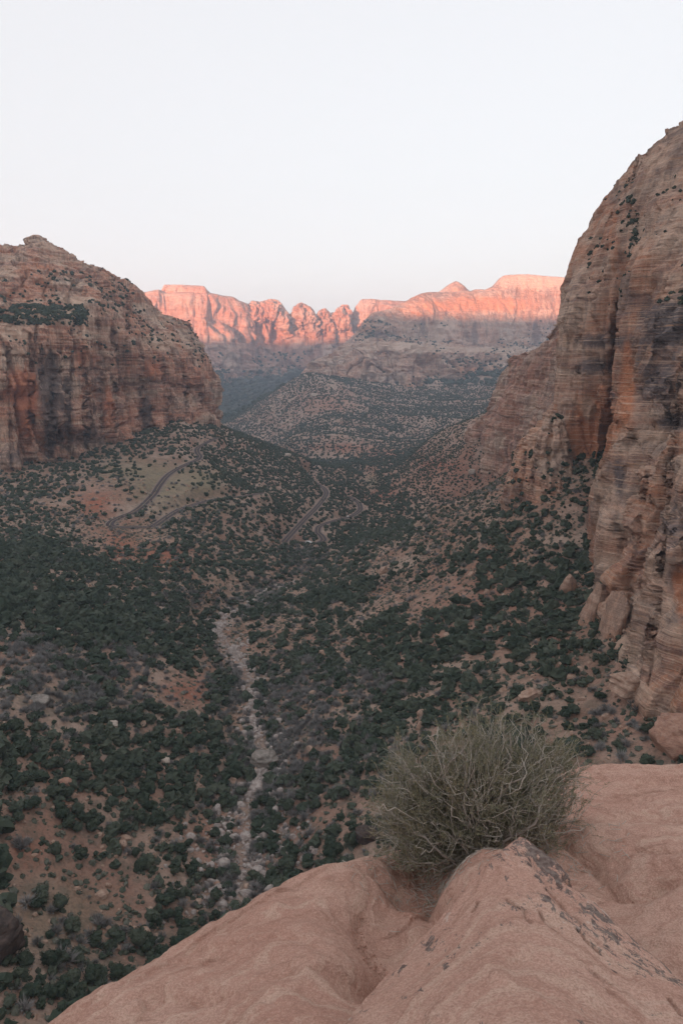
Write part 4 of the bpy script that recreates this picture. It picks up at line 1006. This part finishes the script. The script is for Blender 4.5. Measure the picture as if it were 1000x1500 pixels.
def scatter(y0, y1, area):
    n_ = int(.62 * (y1 ** 2 - y0 ** 2) / area)
    y = np.sqrt(rng.uniform(y0 ** 2, y1 ** 2, n_)); x = rng.uniform(-.62, .62, n_) * y
    p = np.c_[x, y, ground_z(x, y)]
    u, v, f = proj(p)
    return p[(u > -60) & (u < 1060) & (v < 1560)]

near = scatter(115, 620, 14); dn = density(near)
near = near[rng.uniform(0, 1, len(near)) < np.clip(dn, 0, 1)]
mid = scatter(620, 1750, 34); dn = density(mid)
mid = mid[rng.uniform(0, 1, len(mid)) < np.clip(dn * 1.0, 0, 1)]
fr = scatter(1750, 3450, 65); fu, fv, _ = proj(fr); dn = fbm(fr[:, 0] / 160, fr[:, 1] / 160, 0, 3, 73) * .8 + .75 + .9 * np.exp(-((fu - 660) / 90) ** 2 - ((fv - 590) / 22) ** 2) + .6 * np.exp(-((fu - 560) / 14) ** 2 - ((fv - 690) / 30) ** 2)
fr = fr[rng.uniform(0, 1, len(fr)) < np.clip(dn, 0, 1)]
tl = scatter(780, 1900, 16); tu, tv, _ = proj(tl)
tk = (1.1 * np.exp(-((tu - 670) / 115) ** 2 - ((tv - 690) / 48) ** 2) + .45 * np.exp(-((tu - 480) / 80) ** 2 - ((tv - 665) / 25) ** 2) + .35 * np.exp(-((tu - 380) / 70) ** 2 - ((tv - 670) / 40) ** 2)) * (1 + fbm(tl[:, 0] / 50, tl[:, 1] / 50, 0, 3, 88))
tl = tl[rng.uniform(0, 1, len(tl)) < np.clip(tk * .55, 0, 1)]
# keep only trees on open ground, not buried inside the cliffs, and see which ones show
bpy.context.view_layer.update(); dg = bpy.context.evaluated_depsgraph_get()
def sees(q, tol=3.0):
    d = Vector(q.tolist()); L_ = d.length; d.normalize()
    hit, loc, *_ = C.ray_cast(dg, d * .3, d, distance=L_)
    return (not hit) or (loc.length > L_ - tol)
s_near = (.9 + 3.4 * rng.uniform(0, 1, len(near)) ** 1.7) * np.clip(.9 + .4 * fbm(near[:, 0] / 60, near[:, 1] / 60, 0, 2, 80), .6, 1.4)
pu, pv, pf = proj(near + (0, 0, 1) * s_near[:, None])
cand = np.where((pu > 5) & (pu < 995) & (pv < 1490) & (pv > 500))[0]
cand = cand[np.argsort(-(s_near[cand] / pf[cand]))]
chosen = []
for i in cand:
    if sees(near[i] + (0, 0, s_near[i] * .9)): chosen.append(i)
    if len(chosen) == 285: break
chosen = np.array(chosen); rest = np.ones(len(near), bool); rest[chosen] = False

ZONES = [ # name, test(u,v)
 ('on bare ground at lower left above the ledge', lambda u, v: v > 1380 and u < 500),
 ('on lower left slope left of the red gully', lambda u, v: v > 1270 and u < 150),
 ('on lower left slope beside the red gully', lambda u, v: v > 1270 and u < 300),
 ('by the creek just above the ledge', lambda u, v: v > 1270 and u < 520),
 ('under the split reddish boulder at the far left', lambda u, v: v > 1180 and u < 90),
 ('in the open belt below the left thicket', lambda u, v: v > 1180 and u < 200),
 ('between left thicket and creek bed', lambda u, v: v > 1180 and u < 370),
 ('in the left thicket beside the split boulder', lambda u, v: v > 1090 and u < 110),
 ('in the left thicket below the pale block', lambda u, v: v > 1090 and u < 220),
 ('in the left thicket next to the creek bed', lambda u, v: v > 1090 and u < 380),
 ('on left slope beside the grey flat rock', lambda u, v: v > 960 and u < 110),
 ('on left slope above the pale block', lambda u, v: v > 960 and u < 230),
 ('on the red bank left of the creek', lambda u, v: v > 960 and u < 380),
 ('on left slope high above the thicket', lambda u, v: u < 380),
 ('right of the creek beside the undercut boulder', lambda u, v: v > 1040 and u < 470),
 ('on the slope between creek and ledge shrub', lambda u, v: v > 1130 and u < 600),
 ('behind the left side of the ledge shrub', lambda u, v: v > 1050 and u < 600),
 ('directly behind the top of the ledge shrub', lambda u, v: v > 990 and u < 760 and u >= 600),
 ('above the bare ledge rim at the right', lambda u, v: v > 1050 and u >= 760),
 ('around the tilted slab block below the cliff', lambda u, v: v > 990 and u >= 760),
 ('on lower right slope near the creek bend', lambda u, v: u < 500),
 ('on right slope below the tan outcrop', lambda u, v: v > 930 and u < 620),
 ('on right slope above the tan outcrop', lambda u, v: u < 620),
 ('in mid right slope under the buttress', lambda u, v: v > 900 and u < 730),
 ('on the upper right slope near its crest', lambda u, v: u < 730),
 ('at the foot of the leaning rock flakes', lambda u, v: v > 900 and u >= 800),
 ('on rubble between buttress and leaning flakes', lambda u, v: u >= 800),
 ('on the slope directly below the tan buttress', lambda u, v: True),
]
def zone(u, v):
    for k, (nm, t_) in enumerate(ZONES):
        if t_(u, v): return k
ORD = ['', 'second', 'third', 'fourth', 'fifth', 'sixth', 'seventh', 'eighth', 'ninth', 'tenth', 'eleventh', 'twelfth', 'thirteenth', 'fourteenth', 'fifteenth', 'sixteenth', 'seventeenth', 'eighteenth', 'nineteenth', 'twentieth']
def ordinal(k, n_):
    if k == 0: return 'leftmost'
    if k == n_ - 1: return 'rightmost'
    if k < n_ / 2 or n_ - 1 - k >= 20: return (ORD[k] if k < 20 else 'twenty-' + ['first', 'second', 'third', 'fourth', 'fifth', 'sixth', 'seventh', 'eighth', 'ninth'][min(k - 20, 8)]) + ' from left'
    return ORD[n_ - 1 - k] + ' from right'
def size_word(s): return 'large' if s > 3.4 else ('middle-sized' if s > 2.5 else 'small')

cr_t = [mesh_obj('crown', *crown(40 + k, 10, 1, 110), GREEN, False, link=False).data for k in range(7)]
tk_t = [mesh_obj('trunk', *trunk_mesh(60 + k), BARK, True, link=False).data for k in range(3)]
for o in list(bpy.data.objects):
    if o.name.startswith(('crown', 'trunk')) and not o.users_collection: bpy.data.objects.remove(o)
byz = {}
for i in chosen:
    byz.setdefault(zone(pu[i], pv[i]), []).append(i)
proto = {}
def plant_tree(i, k):
    if k not in proto:
        r = empty('juniper_tree', (0, 0, 0))
        t_ = bpy.data.objects.new('trunk', tk_t[k % 3]); COL.objects.link(t_); t_.parent = r
        c_ = bpy.data.objects.new('crown', cr_t[k]); COL.objects.link(c_); c_.parent = r
        proto[k] = (r, t_, c_); return r
    r0, t0, c0 = proto[k]; r = r0.copy(); COL.objects.link(r)
    for q in (t0, c0):
        w = q.copy(); COL.objects.link(w); w.parent = r
    return r
for z_, ids in byz.items():
    sub = {}
    for i in ids: sub.setdefault(size_word(s_near[i]), []).append(i)
    for wd, l_ in sub.items():
        l_.sort(key=lambda i: pu[i])
        for j, i in enumerate(l_):
            r = plant_tree(i, int(rng.integers(0, 7)))
            r.location = near[i].tolist(); s = float(s_near[i]); r.scale = (s * rng.uniform(.85, 1.2), s * rng.uniform(.85, 1.2), s * rng.uniform(.8, 1.15)); r.rotation_euler = (0, 0, rng.uniform(0, 6.28))
            lab = ('only %s juniper %s' % (wd, ZONES[z_][0])) if len(l_) == 1 else ('%s juniper, %s, %s' % (wd, ordinal(j, len(l_)), ZONES[z_][0]))
            tag(r, lab, 'tree', 'dark junipers ' + ZONES[z_][0])

LOD1 = [join(lumpy(1, 100 + k, 1.1, .85, 2.2), cards(110, 200 + k, .17, .85, .6)) for k in range(8)]
for t_ in LOD1: t_[0][:, 2] += .6
LOD2 = [join(lumpy(0, 120 + k, .8, .8), cards(26, 220 + k, .26)) for k in range(6)]
for t_ in LOD2: t_[0][:, 2] += .5
merged('juniper_woodland', LOD1, near[rest], s_near[rest] * .95, GREEN, 'dark green juniper and pinyon woodland over the near slopes')
merged('distant_woodland', LOD2, mid, rng.uniform(1.2, 3.1, len(mid)) * np.where(mid[:, 0] > 60 + .05 * mid[:, 1], .8, 1.05), GREEN, 'dark green woodland around the roads and ridge')
merged('talus_scrub', LOD2, fr, rng.uniform(2.0, 4.2, len(fr)), GREEN, 'dark scrub dotting the far talus slopes')
fv2 = scatter(3450, 5600, 420)
merged('valley_woodland', LOD2, fv2, rng.uniform(7, 15, len(fv2)), GREEN, 'dark woods on the hidden valley floor beyond the left cliff')
merged('slope_scrub', LOD2, tl, rng.uniform(.9, 2.1, len(tl)), GREEN, 'small dark bushes dotting the far right slope below the receding wall')
# low sage and rabbitbrush
sg_ = scatter(115, 760, 7); k_ = rng.uniform(0, 1, len(sg_)) < np.clip(.5 + .5 * fbm(sg_[:, 0] / 25, sg_[:, 1] / 25, 0, 3, 91), .05, 1)
cq, _ = seg_dist(sg_[:, 0], sg_[:, 1], creek_line); k_ &= cq > 4
sg_ = sg_[k_]
merged('sagebrush', [join(lumpy(0, 140 + k, .8, .7), cards(12, 240 + k, .45)) for k in range(5)], sg_, rng.uniform(.4, 1.5, len(sg_)), SAGE, 'low grey-green sagebrush between the trees')
# leafless thickets along the creek and on the pale left slope
def bare_t(seed, n_=130):
    r = np.random.default_rng(seed); d = r.normal(0, 1, (n_, 3)); d[:, 2] = np.abs(d[:, 2]) + .25; d /= np.linalg.norm(d, axis=1, keepdims=True)
    p0 = d * r.uniform(.1, .5, (n_, 1)); p1 = d * r.uniform(.7, 1.1, (n_, 1)) + r.normal(0, .12, (n_, 3)); s = r.normal(0, 1, (n_, 3)); s = np.cross(s, d); s /= np.linalg.norm(s, axis=1, keepdims=True)
    w = .045
    return np.stack([p0 - s * w, p0 + s * w, p1], 1).reshape(-1, 3), np.arange(n_ * 3).reshape(-1, 3)
bt = [bare_t(300 + k) for k in range(6)]
bs = scatter(150, 900, 10); u_, v_, f_ = proj(bs)
BD = [(430,1060,70,60,.8),(400,1150,60,100,.9),(450,1000,50,40,.5),(100,1010,110,45,.9),(330,1010,25,40,.8),(555,1000,25,20,1.2),(60,960,80,30,.6),(380,870,30,20,.6),(440,820,30,20,.5),(355,1290,40,60,.7),(130,1380,60,40,.4),(190,960,40,30,.5),(560,1120,80,60,.3),(280,880,60,20,.4),(900,1060,60,30,.3)]
dd = np.zeros(len(bs))
for a in BD: dd += a[4] * np.exp(-1.3 * (((u_ - a[0]) / a[2]) ** 2 + ((v_ - a[1]) / a[3]) ** 2))
bq, _ = seg_dist(bs[:, 0], bs[:, 1], creek_line); dd = np.where(bq < 3.0, -1, dd)
bs = bs[rng.uniform(0, 1, len(bs)) < np.clip(dd * 1.5 + .06, 0, 1)]
merged('bare_brush', bt, bs, rng.uniform(1.4, 4.0, len(bs)), BARE, 'leafless grey brush along the creek and pale slope')
# loose stones
LST = []
for k in range(6):
    v, f = ico(1); r = np.random.default_rng(400 + k)
    for _ in range(7):
        d = r.normal(0, 1, 3); d /= np.linalg.norm(d); v = v - np.maximum(0, v @ d - r.uniform(.5, .8))[:, None] * d
    v = v * r.uniform(.6, 1.2, 3); LST.append((v, f))
ls = scatter(115, 900, 16); k_ = rng.uniform(0, 1, len(ls)) < .3 + .5 * (fbm(ls[:, 0] / 35, ls[:, 1] / 35, 0, 3, 95) > .2)
ls = ls[k_]
merged('loose_rocks', LST, ls, np.exp(rng.normal(-.55, .6, len(ls))).clip(.2, 2.8), TAN, 'scattered tan rocks on the slopes')
t = rng.uniform(0, 1, 3800); ci = (t ** 1.3 * 100).astype(int)
cp = creek_line[ci] + rng.normal(0, 1, (3800, 3)) * (1, 1, 0) * (2.6 + 7 * vnoise(ci / 4.0, 0, 0, 44)[:, None] ** 2 * 2); cp[:, 2] = ground_z(cp[:, 0], cp[:, 1])
merged('creek_rubble', LST, cp, np.exp(rng.normal(-.45, .65, len(cp))).clip(.2, 3.0), CRK, 'pale cobbles and rubble in the creek bed')

# bushes rooted on the ledges of the cliffs
def cliff_bushes(name, G_, cnt, nzmin, smin, smax, label, lim=None, tmpl=LOD1, seed=1, sc=60):
    nn_ = normals(G_); up = np.abs(nn_[..., 2]).ravel(); p = G_.reshape(-1, 3)
    u, v, f = proj(p)
    m = (up > nzmin) & (u > -30) & (u < 1040) & (v < 1100) & (fbm(p[:, 0] / sc, p[:, 1] / sc, p[:, 2] / sc, 3, seed) > -.05)
    if lim is not None: m &= lim(u, v)
    idx = np.where(m)[0]
    if not len(idx): return
    idx = rng.choice(idx, min(cnt, len(idx)), replace=False)
    merged(name, tmpl, p[idx] - (0, 0, .3), rng.uniform(smin, smax, len(idx)), GREEN, label)
cliff_bushes('cliff_scrub', GR, 420, .55, .5, 1.6, 'dark bushes on the sloping upper ledges of the right cliff', lambda u, v: (v > 260) & (v < 450) & (u > 860), seed=2)
cliff_bushes('cliff_scrub', GB, 300, .45, .8, 2.3, 'dark bushes on the ledges of the tan buttress', seed=3, sc=30)
cliff_bushes('cliff_scrub', GL, 1500, .45, 1.2, 3.4, 'dark bushes on the bench and rim of the left cliff', lambda u, v: (v < 540) & (v > 395), seed=4, tmpl=LOD2)
cliff_bushes('cliff_scrub', GL, 1100, .3, 1.6, 3.6, 'dense trees on the flat bench of the left cliff', lambda u, v: (v < 476) & (v > 448) & (u < 125), seed=5, tmpl=LOD2)
cliff_bushes('mesa_scrub', GM, 2600, .42, 4, 8.5, 'dark trees on the benches of the middle mesa', lambda u, v: (v > 470), seed=6, tmpl=LOD2, sc=300)
cliff_bushes('valley_scrub', GF, 5000, .35, 7, 15, 'dark woods on the talus of the far wall', lambda u, v: (v > 515), seed=7, tmpl=LOD2, sc=500)

# =================================================================== VEHICLES
def box(w, l, h, z0, bev, taper=0.0):
    """rounded body shell, 8-sided in plan, tapered to the top"""
    rings = []
    for zz, k in ((0, .94), (.08, 1), (.55, 1), (.9, 1 - taper), (1, .93 - taper)):
        x, y = w / 2 * k, l / 2 * (k if taper else (k * .5 + .5))
        b = bev
        rings.append([(-x + b, -y), (x - b, -y), (x, -y + b), (x, y - b), (x - b, y), (-x + b, y), (-x, y - b), (-x, -y + b)])
        rings[-1] = [(a, c, z0 + h * zz) for a, c in rings[-1]]
    v = np.array(rings).reshape(-1, 3); f = []
    for i in range(4):
        for j in range(8): f.append((i * 8 + j, i * 8 + (j + 1) % 8, i * 8 + 8 + (j + 1) % 8, i * 8 + 8 + j))
    top_ = 32
    v = np.r_[v, [[0, 0, z0 + h * 1.0]]]
    for j in range(8): f.append((top_ + j, top_ + (j + 1) % 8, 40, 40))
    return v, np.array([(a, b_, c, d) for a, b_, c, d in f])
def quadmesh(name, v, f, mat, parent):
    me = bpy.data.meshes.new(name); me.from_pydata([tuple(q) for q in v], [], [tuple(dict.fromkeys(map(int, q))) for q in f]); me.materials.append(mat)
    o = bpy.data.objects.new(name, me); COL.objects.link(o); o.parent = parent; return o
n = N('white_paint'); n.b.inputs['Roughness'].default_value = .35; WP = n.done((.8, .8, .79))
n = N('tinted_glass'); n.b.inputs['Roughness'].default_value = .1; GLS = n.done((.03, .035, .04))
n = N('tyre_rubber'); TYR = n.done((.02, .02, .02))
def vehicle(name, line, frac, w, l, h, label, cat, side=2.0, cab=False):
    k = int(frac * (len(line) - 1)); p = line[k]; d = line[k + 1] - line[k]; ang = math.atan2(d[1], d[0]) - math.pi / 2
    nrm = np.array([math.cos(ang), math.sin(ang), 0])
    r = empty(name, (p + nrm * side + (0, 0, .33)).tolist()); r.rotation_euler = (0, 0, ang); tag(r, label, cat)
    if cab:
        quadmesh('body', *box(w, l * .78, h * .92, .45, .15), WP, r).location = (0, -l * .1, 0)
        quadmesh('cab', *box(w * .92, l * .3, h * .6, .4, .2, .12), WP, r).location = (0, l * .37, 0)
        quadmesh('windscreen', *box(w * .8, .5, h * .25, h * .45, .08, .1), GLS, r).location = (0, l * .49, 0)
        for s in (-1, 1): quadmesh('window', *box(.06, l * .4, .7, 1.7, .01), GLS, r).location = (s * (w / 2 + .01), -l * .08, 0)
    else:
        quadmesh('body', *box(w, l, h * .55, .3, .2), WP, r)
        quadmesh('roof', *box(w * .9, l * .55, h * .42, .3 + h * .5, .25, .16), WP, r)
        quadmesh('window', *box(w * .92, l * .5, h * .25, .3 + h * .58, .2, .1), GLS, r)
    th = np.arange(14) / 14 * 2 * math.pi
    for sx_ in (-1, 1):
        for sy_ in (-1, 1):
            ring_ = np.c_[np.zeros(14), np.cos(th) * .38, np.sin(th) * .38]
            v = np.r_[ring_ - (.13, 0, 0), ring_ + (.13, 0, 0), [[-.13, 0, 0], [.13, 0, 0]]]
            f = [(i, (i + 1) % 14, 14 + (i + 1) % 14, 14 + i) for i in range(14)] + [(i, (i + 1) % 14, 28, 28) for i in range(14)] + [(14 + i, 14 + (i + 1) % 14, 29, 29) for i in range(14)]
            quadmesh('wheel', v, f, TYR, r).location = (sx_ * (w / 2 - .1), sy_ * l * .32, .38)
    return r
vehicle('motorhome', ROAD_C, .07, 2.5, 9.0, 3.2, 'white motorhome parked on the lower road bend', 'motorhome', 1.5, True)
vehicle('car', ROAD_C, .66, 1.9, 4.8, 1.6, 'small white car driving on the lower road by the wash', 'car', -1.8)

# =================================================================== AIR, LIGHT, SKY, CAMERA
hz = bpy.data.meshes.new('haze')
x0, x1, y0, y1, z0, z1 = -9000, 9000, -6500, 12500, -460, 960
hv = [(x0, y0, z0), (x1, y0, z0), (x1, y1, z0), (x0, y1, z0), (x0, y0, z1), (x1, y0, z1), (x1, y1, z1), (x0, y1, z1)]
hz.from_pydata(hv, [], [(3, 2, 1, 0), (4, 5, 6, 7), (0, 1, 5, 4), (1, 2, 6, 5), (2, 3, 7, 6), (3, 0, 4, 7)])
ho = bpy.data.objects.new('haze', hz); COL.objects.link(ho); tag(ho, 'thin pale haze filling the canyon air', kind='stuff')
hm = bpy.data.materials.new('haze_air'); hm.use_nodes = True; nt = hm.node_tree; nt.nodes.clear()
ov = nt.nodes.new('ShaderNodeOutputMaterial'); pv_ = nt.nodes.new('ShaderNodeVolumePrincipled')
pv_.inputs['Color'].default_value = (.66, .81, 1, 1); pv_.inputs['Density'].default_value = 8.5e-5; pv_.inputs['Anisotropy'].default_value = .2
nt.links.new(pv_.outputs[0], ov.inputs['Volume']); hz.materials.append(hm)

SUN_EL, SUN_AZ = math.radians(2.0), math.radians(180 + 24)   # azimuth clockwise from +Y
w = bpy.data.worlds.new('World'); C.world = w; w.use_nodes = True; nt = w.node_tree
bg = nt.nodes['Background']; sk = nt.nodes.new('ShaderNodeTexSky'); sk.sky_type = 'NISHITA'
sk.sun_disc = False; sk.sun_elevation = SUN_EL; sk.sun_rotation = SUN_AZ; sk.altitude = 1600; sk.air_density = 1.0; sk.dust_density = 1.0; sk.ozone_density = 1.0
hs = nt.nodes.new('ShaderNodeHueSaturation'); hs.inputs['Saturation'].default_value = .45
nt.links.new(sk.outputs[0], hs.inputs['Color']); sky_fill = nt.nodes.new('ShaderNodeMix'); sky_fill.data_type = 'RGBA'; sky_fill.inputs[0].default_value = .85   # even pale fill added over the sky to whiten it and light the land
sky_fill.inputs[7].default_value = (.81, .81, .825, 1); nt.links.new(hs.outputs[0], sky_fill.inputs[6]); nt.links.new(sky_fill.outputs[2], bg.inputs['Color']); bg.inputs['Strength'].default_value = .15
sl = bpy.data.lights.new('sun', 'SUN'); sl.energy = 3.9; sl.angle = math.radians(.5); sl.color = (1, .42, .25)
so_ = bpy.data.objects.new('sun', sl); COL.objects.link(so_)
sv = Vector((math.sin(SUN_AZ) * math.cos(SUN_EL), math.cos(SUN_AZ) * math.cos(SUN_EL), math.sin(SUN_EL)))
so_.rotation_euler = sv.to_track_quat('Z', 'Y').to_euler()

cam = bpy.data.cameras.new('camera'); cam.sensor_fit = 'VERTICAL'; cam.sensor_height = 36; cam.lens = 24; cam.clip_start = .05; cam.clip_end = 60000
co = bpy.data.objects.new('camera', cam); COL.objects.link(co); co.rotation_euler = (math.radians(90) - PITCH, 0, 0); C.camera = co
C.view_settings.view_transform = 'Standard'; C.view_settings.look = 'None'; C.view_settings.exposure = 2.86; C.view_settings.gamma = 1
C.cycles.volume_bounces = 1; C.cycles.max_bounces = 6
